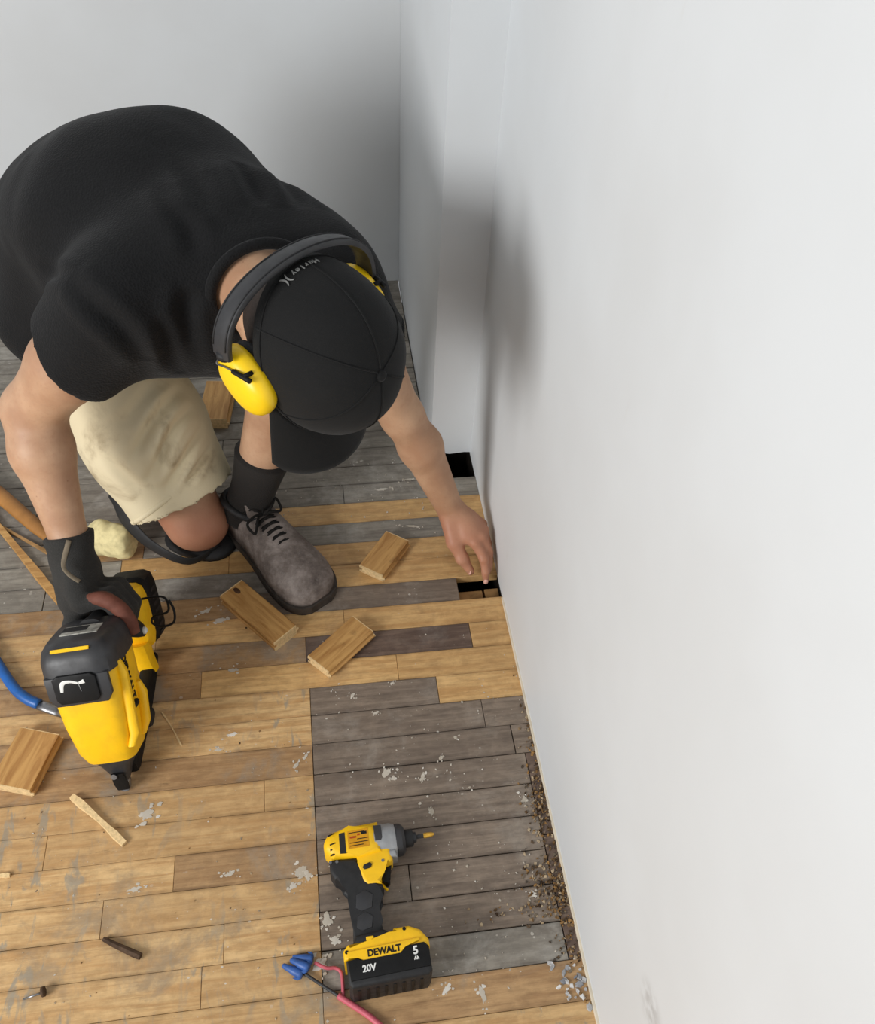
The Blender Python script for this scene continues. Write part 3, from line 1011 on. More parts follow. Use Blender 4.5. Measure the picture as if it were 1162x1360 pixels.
pleat([(-0.575, 0.000, 0.300), (-0.607, -0.055, 0.300), (-0.640, -0.105, 0.262), (-0.668, -0.118, 0.222)], 0.008, 0.008)
pleat([(-0.560, -0.010, 0.262), (-0.585, -0.070, 0.258), (-0.615, -0.112, 0.228), (-0.640, -0.122, 0.200)], 0.008, 0.008)
pleat([(-0.548, -0.030, 0.222), (-0.570, -0.075, 0.222), (-0.598, -0.112, 0.205)], 0.007, 0.007)
pleat([(-0.630, -0.010, 0.375), (-0.665, -0.055, 0.355), (-0.700, -0.080, 0.330)], 0.008, 0.011)
pleat([(-0.730, -0.085, 0.270), (-0.705, -0.112, 0.235), (-0.680, -0.122, 0.200)], 0.005, 0.012)
folds(me, cre, 0.004, 14.0, 3.0)
shorts = wear(link("shorts", me, M_KHAKI))
hn = rk + A((0.12, 0.05, 0.22)); hn /= np.linalg.norm(hn)
h0 = R_HIP + rk * (RL - 0.079)
a1 = np.cross(rk, A((0, 0, 1.0))); a1 /= np.linalg.norm(a1)
a2 = np.cross(rk, a1)
ring = []
for t in np.linspace(0, 2 * math.pi, 61):
    d = (a1 * math.cos(t) + a2 * math.sin(t)) * 0.1065
    ring.append(V(h0 + d - rk * ((d @ hn) / (rk @ hn))))
wear(bm_obj("leg_hem", tube_bm(ring, 0.0058, 10), M_KHAKI, None, True))

# ---- socks
def sock(pts, rad):
    return wear(bm_obj("sock", tube_bm(smooth_path(pts, 5), rad_interp(rad, len(pts), 5), 22), M_SOCK, None, True))
def rad_interp(r, n, k):
    out = []
    for i in range(n - 1):
        for j in range(k):
            t = j / k
            out.append(r[i] * (1 - t) + r[i + 1] * t)
    return out + [r[-1]]
ld = (L_KN - L_AN) / np.linalg.norm(L_KN - L_AN)
def onleg(t):
    p = L_AN + ld * t
    bulge = max(0, 1 - abs(t - 0.25) / 0.25)
    return p + A((-0.012, 0.012, 0)) * bulge * 0.8
s1 = sock([onleg(-0.05), onleg(-0.01), onleg(0.04), onleg(0.085), onleg(0.118)], [0.047, 0.046, 0.046, 0.051, 0.0565])
rd = (R_KN - R_AN) / np.linalg.norm(R_KN - R_AN)
sock([R_AN - rd * 0.03, R_AN + rd * 0.03, R_AN + rd * 0.11], [0.043, 0.043, 0.051])

# ---- boots
def boot(heel, toe, upz, tilt, name="boot"):
    """low work shoe; heel and toe are the ends of the sole, upz the up direction"""
    heel, toe, upz = V(heel), V(toe), V(upz).normalized()
    d = (toe - heel)
    L = d.length
    d.normalize()
    upz = (upz - d * upz.dot(d)).normalized()
    sd = d.cross(upz)
    P = lambda s, h, w=0.0: heel + d * (s * L) + upz * h + sd * w
    prof = [  # s, centre shift, half width, height of the upper
        (0.00, 0.000, 0.024, 0.052), (0.03, 0.0, 0.036, 0.084), (0.10, 0.0, 0.043, 0.100), (0.22, 0.0, 0.046, 0.102), (0.34, 0.0, 0.047, 0.101),
        (0.46, 0.001, 0.050, 0.094), (0.58, 0.002, 0.056, 0.083), (0.70, 0.003, 0.060, 0.075), (0.82, 0.004, 0.060, 0.071), (0.91, 0.005, 0.053, 0.066), (0.97, 0.006, 0.039, 0.054), (1.0, 0.007, 0.021, 0.036)]
    pf = np.array(prof)
    tt = np.concatenate([[0, 0.008, 0.018], np.linspace(0.03, 0.91, 26), [0.935, 0.955, 0.97, 0.982, 0.991, 0.997, 1.0]])
    sp_ = smooth_path([V((p[0], p[2], p[3])) for p in prof], 12)
    sx_ = np.array([p.x for p in sp_]); sw_ = np.array([p.y for p in sp_]); sh_ = np.array([p.z for p in sp_])
    prof = [(float(t_), float(np.interp(t_, pf[:, 0], pf[:, 1])), float(np.interp(t_, sx_, sw_)), float(np.interp(t_, sx_, sh_))) for t_ in tt]
    bm = bmesh.new()
    rings = []
    m = 20
    for s, cs, hw, h in prof:
        r = []
        for k in range(m + 1):
            t = math.pi * k / m
            x = math.cos(t)
            y = math.sin(t)
            pw = 0.62 if s < 0.55 else 0.72
            r.append(bm.verts.new(P(s, 0.022 + (h - 0.022) * (y ** pw), cs + hw * (abs(x) ** 0.8) * (1 if x > 0 else -1))))
        rings.append(r)
    for a, b in zip(rings[:-1], rings[1:]):
        for k in range(m):
            bm.faces.new((a[k], a[k + 1], b[k + 1], b[k]))
        bm.faces.new((a[m], a[0], b[0], b[m]))
    bm.faces.new(rings[0])
    bm.faces.new(rings[-1][::-1])
    o = wear(bm_obj(name, bm, M_BOOT, None, True))
    # welted sole
    out = []
    for s, cs, hw, h in prof:
        out.append((s, cs + hw + 0.0035))
    for s, cs, hw, h in prof[::-1]:
        out.append((s, cs - hw - 0.0035))
    out = [((s - 0.5) * 1.03 + 0.5, w) for s, w in out]
    bm = bmesh.new()
    lo = [bm.verts.new(P(s, 0.001, w)) for s, w in out]
    hi = [bm.verts.new(P(s, 0.021, w)) for s, w in out]
    bm.faces.new(lo)
    bm.faces.new(hi[::-1])
    for i in range(len(out)):
        j = (i + 1) % len(out)
        bm.faces.new((lo[i], lo[j], hi[j], hi[i]))
    so = bm_obj("sole", bm, M_SOLE)
    so.parent = o
    # side lugs of the sole
    # padded ankle collar
    ring = [P(0.205 + 0.165 * math.cos(t), 0.101 - 0.010 * math.cos(2 * t), 0.043 * math.sin(t)) for t in np.linspace(0, 2 * math.pi, 33)]
    c = bm_obj("ankle_collar", tube_bm(ring, 0.0075, 8), M_BLK, None, True)
    c.parent = o
    # tongue
    bm = loft_bm([(P(0.36, 0.086), sd, d, 0.024, 0.010), (P(0.345, 0.105), sd, d, 0.026, 0.007), (P(0.315, 0.128), sd, d, 0.024, 0.005), (P(0.305, 0.134), sd, d, 0.018, 0.003)], 18, 2.6)
    c = bm_obj("tongue", bm, M_BOOT, None, True)
    c.parent = o
    # laces: crossings, knot and two bows
    for i in range(5):
        s0 = 0.40 + 0.045 * i
        h0 = 0.096 - 0.005 * i
        for sgn in (-1, 1):
            pts = [P(s0, h0 - 0.014, -0.030 * sgn), P(s0 + 0.008, h0 + 0.002, -0.013 * sgn), P(s0 + 0.022, h0 + 0.002, 0.013 * sgn), P(s0 + 0.030, h0 - 0.016, 0.030 * sgn)]
            c = bm_obj("lace", tube_bm(smooth_path(pts, 4), 0.0028, 7), M_LACE, None, True)
            c.parent = o
    for sgn in (-1, 1):
        b0 = P(0.385, 0.103)
        loop = [b0, b0 + sd * sgn * 0.020 + upz * 0.012 + d * 0.004, b0 + sd * sgn * 0.042 + upz * 0.010 + d * 0.012 * sgn, b0 + sd * sgn * 0.038 + upz * -0.004 + d * (0.02 + 0.01 * sgn), b0 + sd * sgn * 0.016 + upz * 0.004 + d * 0.008, b0]
        c = bm_obj("lace_bow", tube_bm(smooth_path(loop, 6), 0.0027, 7), M_LACE, None, True)
        c.parent = o
        tail = [b0, b0 + sd * sgn * 0.012 + upz * 0.016 - d * 0.010, b0 + sd * sgn * 0.030 + upz * 0.006 - d * 0.022]
        c = bm_obj("lace_end", tube_bm(smooth_path(tail, 5), 0.0024, 7), M_LACE, None, True)
        c.parent = o
    # toe-cap seam
    ring = [P(0.66, 0.020 + 0.050 * math.sin(t) ** 0.72 + 0.0005, 0.003 + 0.0512 * math.cos(t)) for t in np.linspace(0.15, math.pi - 0.15, 20)]
    return o
boot((-0.535, -0.012, 0.0), (-0.358, -0.268, 0.0), (0, 0, 1), 0)
# kneeling foot: toes tucked under, sole facing backwards
boot((-0.845, 0.330, 0.225), (-0.815, 0.275, 0.008), (0.55, -0.75, 0.25), 0)

# ---- knee pad under the kneeling knee
bm = bmesh.new()
kc = A((-0.600, -0.070, 0.0))
ring = []
pad = loft_bm([((kc[0], kc[1], 0.002), (0.9, -0.43, 0), (0.43, 0.9, 0), 0.078, 0.060), ((kc[0], kc[1], 0.010), (0.9, -0.43, 0), (0.43, 0.9, 0), 0.074, 0.060), ((kc[0], kc[1], 0.018), (0.9, -0.43, 0), (0.43, 0.9, 0), 0.064, 0.050)], 28, 2.6)
bm.free()
pad = wear(bm_obj("knee_pad", pad, M_BLK, None, True))
strap = [(-0.560, -0.110, 0.020), (-0.620, -0.150, 0.022), (-0.690, -0.125, 0.050), (-0.735, -0.085, 0.085), (-0.755, -0.040, 0.105), (-0.770, -0.010, 0.100)]
b = bm_obj("strap", tube_bm(smooth_path(strap, 6), rad_interp([0.006, 0.010, 0.014, 0.019, 0.021, 0.020], 6, 6), 12, flat=0.22, side=(0, 0, 1)), M_BLK, None, True)
wear(b)

# ---- hair at the nape, below the cap
F = Field(HC - 0.16, HC + 0.16, 0.004)
F.ell(hp(0, 0.010, -0.018), HAX, (0.082, 0.090, 0.092), 0.01)
F.ell(hp(0, -0.030, -0.040), HAX, (0.066, 0.050, 0.056), 0.01)
F.cut_plane(hp(0, -0.072, 0), -u_ + n_ * 0.2, HC, 0.3)
F.cut_plane(hp(0, 0, 0.02), n_ - u_ * 0.4, HC, 0.3)
me = F.mesh("hair")
wear(link("hair", me, M_HAIR))

# ---- cap
bm = bmesh.new()
NA, NB = 48, 20
RE, RN, RU = 0.102, 0.122, 0.150
def cap_pt(a, t, grow=0.0):
    """a: angle around the crown axis, t: 0 at the band to 1 at the button"""
    th = t * math.pi / 2
    pr = math.cos(th) ** 0.72
    hu = math.sin(th) ** 0.95
    rim = 0.022 + 0.016 * math.sin(a)            # lower at the back than over the brow
    u = rim + (RU + grow - rim) * hu
    dent = 1.0 + 0.010 * math.cos(6 * a) * math.sin(th * 2)
    return hp((RE + grow) * pr * math.cos(a) * dent, u, (RN + grow) * pr * math.sin(a) * dent - 0.007)
rings = []
for j in range(NB):
    rings.append([bm.verts.new(cap_pt(2 * math.pi * i / NA, j / NB)) for i in range(NA)])
topv = bm.verts.new(hp(0, RU, -0.004))
for a, b in zip(rings[:-1], rings[1:]):
    for i in range(NA):
        bm.faces.new((a[i], a[(i + 1) % NA], b[(i + 1) % NA], b[i]))
for i in range(NA):
    bm.faces.new((rings[-1][i], rings[-1][(i + 1) % NA], topv))
inner = [bm.verts.new(cap_pt(2 * math.pi * i / NA, 0.0, -0.006)) for i in range(NA)]
for i in range(NA):
    bm.faces.new((inner[i], inner[(i + 1) % NA], rings[0][(i + 1) % NA], rings[0][i]))
cap = wear(bm_obj("cap", bm, M_CAP, None, True))
def capchild(o):
    o.parent = cap
    return o
# seams between the six panels
for k in range(6):
    a = math.pi / 2 + k * math.pi / 3
    pts = [V(cap_pt(a, t, 0.0006)) for t in np.linspace(0.02, 0.985, 16)]
    capchild(bm_obj("seam", tube_bm(pts, 0.0011, 6), M_CAP, None, True))
capchild(bm_obj("sweatband", tube_bm([V(cap_pt(a, 0.06, 0.0006)) for a in np.linspace(0, 2 * math.pi, 49)], 0.0012, 6), M_CAP, None, True))
# button
c = V(hp(0, RU + 0.001, -0.004))
capchild(bm_obj("button", loft_bm([(c - V(u_) * 0.002, e_, n_, 0.0080, 0.0080), (c + V(u_) * 0.002, e_, n_, 0.0078, 0.0078), (c + V(u_) * 0.0040, e_, n_, 0.0045, 0.0045)], 20, 2.0), M_CAP, None, True))
# brim: curved shell, drooping at both sides
bm = bmesh.new()
NI, NJ = 28, 10
def brim_pt(i, j, off):
    a = math.pi * (0.10 + 0.80 * i / NI)
    t = j / NJ
    base_e, base_n = RE * 0.985 * math.cos(a), RN * 0.985 * math.sin(a) - 0.007
    tip_e, tip_n = 0.094 * math.cos(a) * 1.06, 0.118 + 0.076 * math.sin(a) ** 0.6
    ee = base_e * (1 - t) + tip_e * t
    nn = base_n * (1 - t) + tip_n * t
    rim = 0.024 + 0.016 * math.sin(a)
    droop = rim - t * (0.022 * (ee / 0.09) ** 2 + 0.004)
    return hp(ee, droop + off, nn)
grid = {}
for off in (0.0, -0.0032):
    for i in range(NI + 1):
        for j in range(NJ + 1):
            grid[(off, i, j)] = bm.verts.new(brim_pt(i, j, off))
for off, fl in ((0.0, 1), (-0.0032, -1)):
    for i in range(NI):
        for j in range(NJ):
            f = bm.faces.new([grid[(off, i, j)], grid[(off, i + 1, j)], grid[(off, i + 1, j + 1)], grid[(off, i, j + 1)]][::fl])
            f.material_index = 0 if fl == 1 else 1
edge = [(i, 0) for i in range(NI)] + [(NI, j) for j in range(NJ)] + [(i, NJ) for i in range(NI, 0, -1)] + [(0, j) for j in range(NJ, 0, -1)]
for a, b in zip(edge, edge[1:] + edge[:1]):
    bm.faces.new([grid[(0.0, *a)], grid[(0.0, *b)], grid[(-0.0032, *b)], grid[(-0.0032, *a)]])
capchild(bm_obj("brim", bm, [M_CAP, M_BRIMUNDER], None, True))
# embroidered lettering and mark across the back of the cap, each glyph lying on the cloth
def on_cap(a, t, s, size, mat, name):
    p = V(cap_pt(a, t, 0.0012))
    da = (V(cap_pt(a + 0.02, t)) - V(cap_pt(a - 0.02, t))).normalized()
    dt = (V(cap_pt(a, t + 0.02)) - V(cap_pt(a, t - 0.02))).normalized()
    nr = da.cross(dt).normalized()
    if nr.dot(p - V(HC)) < 0:
        nr = -nr
    x = dt.cross(nr).normalized()
    y = nr.cross(x)
    capchild(text_obj(name, s, size, mat, None, frame(p, x, y, nr), 0.0006, bold=0.0002))
word = "Hurley"
a0 = -math.pi / 2 - 0.12
for i, ch in enumerate(word):
    on_cap(a0 + 0.22 - 0.072 * i, 0.12, ch, 0.0115, M_LOGO, "lettering")
on_cap(a0 - 0.27, 0.12, ")(", 0.018, M_LOGO, "emblem")

# ---- glove of the right hand (handle line of the nailer is set here)
NA_ = A((-0.108, 0.514, 0.851)); NA_ /= np.linalg.norm(NA_)      # nose -> rear cap
NH_ = A((0.10, 0.85, -0.50)); NH_ -= NA_ * (NA_ @ NH_); NH_ /= np.linalg.norm(NH_)
NY_ = np.cross(NA_, NH_)                                          # towards image left
TIP = A((-0.703, -0.621, 0.004))
def npt(x, y, z):
    """nailer coordinates: x along the handle, y across, z up the drive axis"""
    return TIP + NH_ * x + NY_ * y + NA_ * z
F = Field((-0.90, -0.52, 0.10), (-0.60, -0.20, 0.40), 0.0035)
wd = (R_EL - R_WR) / np.linalg.norm(R_EL - R_WR)
F.chain([R_WR + wd * 0.03, R_WR, npt(0.115, 0.038, 0.305)], [0.040, 0.038, 0.036], 0.015)
HZ = 0.268
for i in range(4):
    x = 0.075 + 0.023 * i
    kn = npt(x, 0.020, HZ + 0.046)
    p1 = npt(x - 0.002, -0.022, HZ + 0.044)
    p2 = npt(x - 0.002, -0.040, HZ + 0.010)
    p3 = npt(x - 0.002, -0.026, HZ - 0.022)
    F.chain([R_WR * 0.35 + kn * 0.65, kn], [0.026, 0.018], 0.012)
    F.chain([kn, p1, p2, p3], [0.0165, 0.0140, 0.0130, 0.0120], 0.004)
F.chain([npt(0.13, 0.045, 0.290), npt(0.085, 0.046, HZ + 0.005), npt(0.060, 0.034, HZ - 0.012), npt(0.050, 0.016, HZ - 0.022)], [0.022, 0.0175, 0.0150, 0.0120], 0.008)
F.cut_plane(R_WR + wd * 0.000, wd, R_WR + wd * 0.06, 0.075)
me = F.mesh("glove")
relax(me, 1)
folds(me, [], 0.002, 40.0)
glove = wear(link("glove", me, M_GLOVE))

# ---- trims on the glove
o = bm_obj("finger_leather", tube_bm(smooth_path([V(npt(0.072, 0.004, 0.318)), V(npt(0.068, -0.022, 0.316)), V(npt(0.064, -0.044, 0.298)), V(npt(0.062, -0.056, 0.272)), V(npt(0.060, -0.060, 0.252))], 5), rad_interp([0.011, 0.0135, 0.0130, 0.0120, 0.0085], 5, 5), 14), M_FINGERTIP, None, True)
o.parent = glove
def ribbon(name, pts, w, mat, parent, side, thick=0.0012):
    bm = tube_bm(smooth_path(pts, 5), w, 8, flat=thick / w, side=side)
    o = bm_obj(name, bm, mat, None, True)
    o.parent = parent
    return o
def snap(me, p, d):
    """first surface point of a world-space mesh met from p along -d"""
    from mathutils.bvhtree import BVHTree
    if not hasattr(snap, "c"):
        snap.c = {}
    if me.name not in snap.c:
        snap.c[me.name] = BVHTree.FromPolygons([v.co.copy() for v in me.vertices], [tuple(f.vertices) for f in me.polygons])
    d = V(d).normalized()
    hit = snap.c[me.name].ray_cast(V(p) + d * 0.2, -d)
    return (hit[0] if hit[0] is not None else V(p))
dcam = V((0.22, -0.55, 0.80)).normalized()
gm = glove.data
pts = [snap(gm, p, dcam) + dcam * 0.0012 for p in (R_WR + A((0.006, -0.020, 0.0)), R_WR + A((-0.004, -0.050, -0.022)), R_WR + A((0.004, -0.066, -0.032)), R_WR + A((0.022, -0.080, -0.036)))]
ribbon("piping", pts, 0.0042, M_STRIPE, glove, dcam.cross(V((0, 0.4, 0.5))), 0.0015)

# ------------------------------------------------------------------ ear muffs worn behind the head
muffs = empty("ear_muffs", HC, "yellow ear muffs with black band worn behind the cap", "ear muffs")
MI = Matrix.Translation(-V(HC))
def muff(o, parent=None):
    if parent is None:
        o.parent = muffs
        o.matrix_parent_inverse = MI
    else:
        o.parent = parent
    return o
for s in (-1, 1):
    ax = e_ * s
    up_ = u_ * 0.80 + n_ * 0.60
    up_ /= np.linalg.norm(up_)
    fr = np.cross(ax, up_)
    CB = hp(0, 0.004, 0.006) if s < 0 else hp(0, -0.002, -0.024)
    secs = []
    for off, k in ((0.097, 0.86), (0.099, 0.97), (0.106, 1.0), (0.114, 0.97), (0.121, 0.88), (0.126, 0.72), (0.129, 0.48), (0.130, 0.2)):
        secs.append((CB + ax * off, up_, fr, 0.052 * k, 0.038 * k))
    cup = muff(bm_obj("ear_cup", loft_bm(secs, 32, 2.5), M_YEL2, None, True))
    secs = [(CB + ax * off, up_, fr, 0.050 * k, 0.036 * k) for off, k in ((0.082, 0.90), (0.086, 1.0), (0.093, 1.0), (0.0975, 0.9))]
    muff(bm_obj("cushion", loft_bm(secs, 32, 2.5), M_BLK, None, True), cup)
    # pivot bar and wire arm on the flank turned to the back of the head
    cc = V(CB + ax * 0.112)
    def flank(u, off=0.0):
        """point on the rear flank of the cup, u along its long side"""
        k = math.sqrt(max(0.02, 1 - (u / 0.052) ** 2))
        dirv = (V(ax) * 0.55 - V(n_) * 0.83).normalized()
        return cc + V(u_) * u + dirv * (0.026 * k + 0.004 + off)
    muff(bm_obj("pivot_bar", tube_bm(smooth_path([flank(0.006, 0.002), flank(0.020, 0.002), flank(0.036, 0.002)], 4), 0.0036, 8), M_DEEP, None, True), cup)
    muff(bm_obj("pivot_pin", tube_bm([flank(0.026, 0.003), flank(0.026, 0.003) - V(ax) * 0.014], 0.0034, 8), M_DEEP, None, True), cup)
    wire = smooth_path([flank(0.012, 0.003), flank(-0.010, 0.003), flank(-0.034, 0.004), V(hp(0, -0.012, -0.036)) + V(ax) * 0.126], 6)
    muff(bm_obj("wire_arm", tube_bm(wire, 0.0014, 7), M_STEEL, None, True))
# sprung band round the back of the head
BR_E, BR_N = 0.128, 0.148
def band_pt(t):
    a = math.pi * t
    return hp(-BR_E * math.cos(a), -0.008 + 0.030 * math.sin(a), 0.004 - 0.040 - (BR_N - 0.040) * math.sin(a) ** 0.8)
pts = [V(band_pt(t)) for t in np.linspace(0.0, 1.0, 41)]
bm = bmesh.new()
rings = []
for i, p in enumerate(pts):
    t = (pts[min(i + 1, 40)] - pts[max(i - 1, 0)]).normalized()
    w = V(u_)
    w = (w - t * w.dot(t)).normalized()
    o_ = t.cross(w)
    ring = []
    for cx, cy in ((-0.016, -0.0035), (-0.006, -0.0055), (0.006, -0.0055), (0.016, -0.0035), (0.017, 0), (0.016, 0.0035), (0.006, 0.0055), (-0.006, 0.0055), (-0.016, 0.0035), (-0.017, 0)):
        ring.append(bm.verts.new(p + w * cx + o_ * cy))
    rings.append(ring)
for a, b in zip(rings[:-1], rings[1:]):
    for k in range(10):
        bm.faces.new((a[k], a[(k + 1) % 10], b[(k + 1) % 10], b[k]))
bm.faces.new(rings[0][::-1])
bm.faces.new(rings[-1])
band = muff(bm_obj("headband", bm, M_BLK2, None, False, autosmooth=0.7))
for cx in (-0.0125, 0.0125):
    pp = []
    for i, p in enumerate(pts):
        t = (pts[min(i + 1, 40)] - pts[max(i - 1, 0)]).normalized()
        w = V(u_)
        w = (w - t * w.dot(t)).normalized()
        o_ = t.cross(w)
        if o_.dot(p - V(HC)) < 0:
            o_ = -o_
        pp.append(p + w * cx + o_ * 0.0046)
    muff(bm_obj("stitched_edge", tube_bm(pp[1:-1], 0.0012, 6), M_BLK, None, True), band)
for i in (0, 40):
    p = pts[i]
    d = (pts[1] - pts[0]) if i == 0 else (pts[39] - pts[40])
    d.normalize()
    muff(bm_obj("end_clip", tube_bm([p - d * 0.004, p + d * 0.006], 0.0105, 12, flat=0.75, side=u_), M_BLK, None, True))

# ------------------------------------------------------------------ cordless nailer in the gloved hand
NM = frame(TIP, NH_, NY_, NA_)
nailer = empty("nail_gun", TIP, "yellow and black cordless nail gun held nose down by gloved hand", "nail gun", rot=NM)
nm = NM
def npart(name, bm, mat, parent=None, smooth=False, auto=0.6):
    o = bm_obj(name, bm, mat, None, False, autosmooth=auto)
    o.parent = parent or nailer
    if parent is not None:
        o.matrix_parent_inverse = parent.matrix_basis.inverted()
    return o
X, Y, Z = V((1, 0, 0)), V((0, 1, 0)), V((0, 0, 1))
# drive body: yellow shell, wider and deeper towards the rear
body = npart("housing", loft_bm([((0.010, 0.000, 0.068), X, Y, 0.030, 0.030), ((0.012, 0.000, 0.072), X, Y, 0.042, 0.040), ((0.012, 0.001, 0.095), X, Y, 0.052, 0.047), ((0.012, 0.002, 0.150), X, Y, 0.060, 0.053), ((0.012, 0.002, 0.205), X, Y, 0.063, 0.056), ((0.012, 0.002, 0.250), X, Y, 0.063, 0.057), ((0.012, 0.002, 0.262), X, Y, 0.060, 0.055)], 36, 4.5), M_YEL)
# dark rear cap with overlapping front apron
capn = npart("rear_cap", loft_bm([((0.010, 0.002, 0.240), X, Y, 0.0655, 0.0590), ((0.010, 0.002, 0.264), X, Y, 0.0645, 0.0585), ((0.012, 0.002, 0.279), X, Y, 0.060, 0.055), ((0.014, 0.002, 0.287), X, Y, 0.052, 0.049), ((0.014, 0.002, 0.290), X, Y, 0.046, 0.044)], 36, 5), M_BLK2)
npart("front_apron", prism([(-0.040, -0.050), (0.040, -0.050), (0.050, -0.036), (0.050, 0.0), (-0.050, 0.0), (-0.050, -0.036)], -0.0045, 0.0045, 0.003, 2), M_BLK2)
o = bpy.data.objects[[c.name for c in nailer.children if c.name.startswith("front_apron")][-1]]
o.matrix_local = frame((-0.0515, 0.002, 0.244), Y, Z, X)
badge = npart("apron_badge", prism([(-0.028, -0.030), (0.028, -0.030), (0.034, -0.022), (0.034, 0.012), (0.026, 0.018), (-0.026, 0.018), (-0.034, 0.012), (-0.034, -0.022)], -0.003, 0.003, 0.002, 2), M_DEEP)
badge.matrix_local = frame((-0.0575, 0.004, 0.230), Y, Z, X)
# worn pale scuff across the badge
pts = [(-0.0607, 0.026, 0.222), (-0.0607, 0.022, 0.236), (-0.0607, 0.010, 0.238), (-0.0607, -0.002, 0.234), (-0.0607, -0.012, 0.236)]
npart("scuff", tube_bm(smooth_path([V(p) for p in pts], 5), rad_interp([0.0022, 0.0034, 0.0022, 0.0018, 0.0034], 5, 5), 8, flat=0.2, side=(0, 0, 1)), M_WHITE, badge)
npart("scuff", tube_bm([V((-0.0607, -0.002, 0.236)), V((-0.0607, -0.004, 0.220))], [0.0016, 0.0009], 6, flat=0.3), M_WHITE, badge)
# rear window label and yellow stripe
lab = npart("rear_label", prism([(-0.030, -0.016), (0.030, -0.016), (0.030, 0.016), (-0.030, 0.016)], -0.0012, 0.0012, 0.0006, 1), M_SCREEN)
lab.matrix_local = frame((0.014, 0.004, 0.2902), Y * -1, X, Z)
fr_ = npart("label_print", box_bm(-0.006, 0.012, -0.026, 0.014, 0.0008, 0.0016), M_BLK, lab)
fr_.parent = lab
fr_.matrix_parent_inverse = Matrix.Identity(4)
fr_.matrix_local = frame((-0.004, 0.0, 0.0), Y, X, Z)
st = npart("yellow_stripe", box_bm(-0.030, 0.030, -0.0028, 0.0028, -0.001, 0.0018, 0.0006, 1), M_YEL)
st.matrix_local = frame((-0.0440, 0.004, 0.2835), Y, V((0.62, 0, 0.78)), V((-0.78, 0, 0.62)))
# side ridges and vents (right flank, facing -y)
for (x0, x1, z0, z1, dep) in ((-0.034, -0.022, 0.100, 0.246, 0.007), (0.020, 0.032, 0.090, 0.180, 0.007)):
    npart("side_rib", loft_bm([((x0, -0.045, z0), X, Y, 0.005, 0.006), ((x0 + 0.006, -0.053, z0 + 0.02), X, Y, 0.007, 0.008), ((x1, -0.057, z1 - 0.02), X, Y, 0.007, 0.008), ((x1, -0.053, z1), X, Y, 0.005, 0.006)], 16, 3), M_YEL)
npart("depth_wheel", box_bm(-0.006, 0.012, -0.0575, -0.050, 0.150, 0.160, 0.002, 1), M_DEEP)
tx = text_obj("lettering", "DEWALT", 0.020, M_INK, nailer, frame((0.000, -0.0556, 0.205), Z * -1, X, Y * -1), 0.0006, bold=0.0006)
# nose piece
npart("nose", loft_bm([((0.006, 0, 0.020), X, Y, 0.012, 0.010), ((0.010, 0, 0.034), X, Y, 0.020, 0.016), ((0.012, 0, 0.056), X, Y, 0.030, 0.026), ((0.012, 0, 0.070), X, Y, 0.038, 0.036), ((0.012, 0, 0.078), X, Y, 0.040, 0.038)], 28, 4), M_BLK2)
npart("nose_tip", loft_bm([((0.000, 0, 0.000), X, Y, 0.0045, 0.006), ((0.002, 0, 0.004), X, Y, 0.006, 0.009), ((0.004, 0, 0.018), X, Y, 0.008, 0.011), ((0.005, 0, 0.030), X, Y, 0.010, 0.010)], 18, 3), M_STEEL)
npart("contact_foot", loft_bm([((-0.006, 0, 0.006), X, Y, 0.003, 0.010), ((-0.010, 0, 0.020), X, Y, 0.003, 0.012), ((-0.016, 0, 0.042), X, Y, 0.003, 0.010)], 14, 4), M_DEEP)
npart("nose_screw", loft_bm([((-0.018, 0.004, 0.038), Y, Z, 0.005, 0.005), ((-0.022, 0.004, 0.040), Y, Z, 0.005, 0.005)], 14, 2), M_STEEL)
# magazine from the nose to the handle foot
MG0, MG1 = V((0.012, -0.012, 0.034)), V((0.215, -0.012, 0.120))
md = (MG1 - MG0).normalized()
mu = V((-md.z, 0, md.x))
npart("magazine", loft_bm([(MG0, mu, Y, 0.014, 0.011), (MG0 + md * 0.01, mu, Y, 0.017, 0.013), (MG1 - md * 0.01, mu, Y, 0.017, 0.013), (MG1 + md * 0.02, mu, Y, 0.014, 0.011)], 20, 5), M_DEEP)
npart("magazine_pusher", loft_bm([(MG0 + md * 0.10 - mu * 0.0 - Y * 0.012, md, mu, 0.020, 0.012), (MG0 + md * 0.10 - Y * 0.022, md, mu, 0.016, 0.009)], 18, 4), M_BLK)
# handle, foot and battery
HND = 0.268
npart("handle", loft_bm([((0.040, 0, HND - 0.002), Z, Y, 0.030, 0.022), ((0.070, 0, HND), Z, Y, 0.024, 0.019), ((0.110, 0, HND), Z, Y, 0.022, 0.0185), ((0.150, 0, HND - 0.002), Z, Y, 0.023, 0.019), ((0.178, 0, HND - 0.004), Z, Y, 0.028, 0.023)], 26, 3), M_BLK)
npart("trigger", loft_bm([((0.062, 0, HND - 0.030), X, Y, 0.010, 0.007), ((0.066, 0, HND - 0.040), X, Y, 0.009, 0.007), ((0.062, 0, HND - 0.052), X, Y, 0.006, 0.006)], 14, 3), M_DEEP)
npart("handle_foot", loft_bm([((0.172, 0, 0.252), Z, Y, 0.034, 0.026), ((0.185, -0.002, 0.235), Z, Y, 0.058, 0.034), ((0.205, -0.002, 0.225), Z, Y, 0.064, 0.037), ((0.216, -0.002, 0.225), Z, Y, 0.062, 0.036)], 28, 5), M_YEL)
npart("foot_strut", loft_bm([((0.190, -0.006, 0.180), X, Y, 0.022, 0.022), ((0.200, -0.008, 0.140), X, Y, 0.018, 0.018), ((0.206, -0.012, 0.115), X, Y, 0.016, 0.015)], 20, 4), M_YEL)
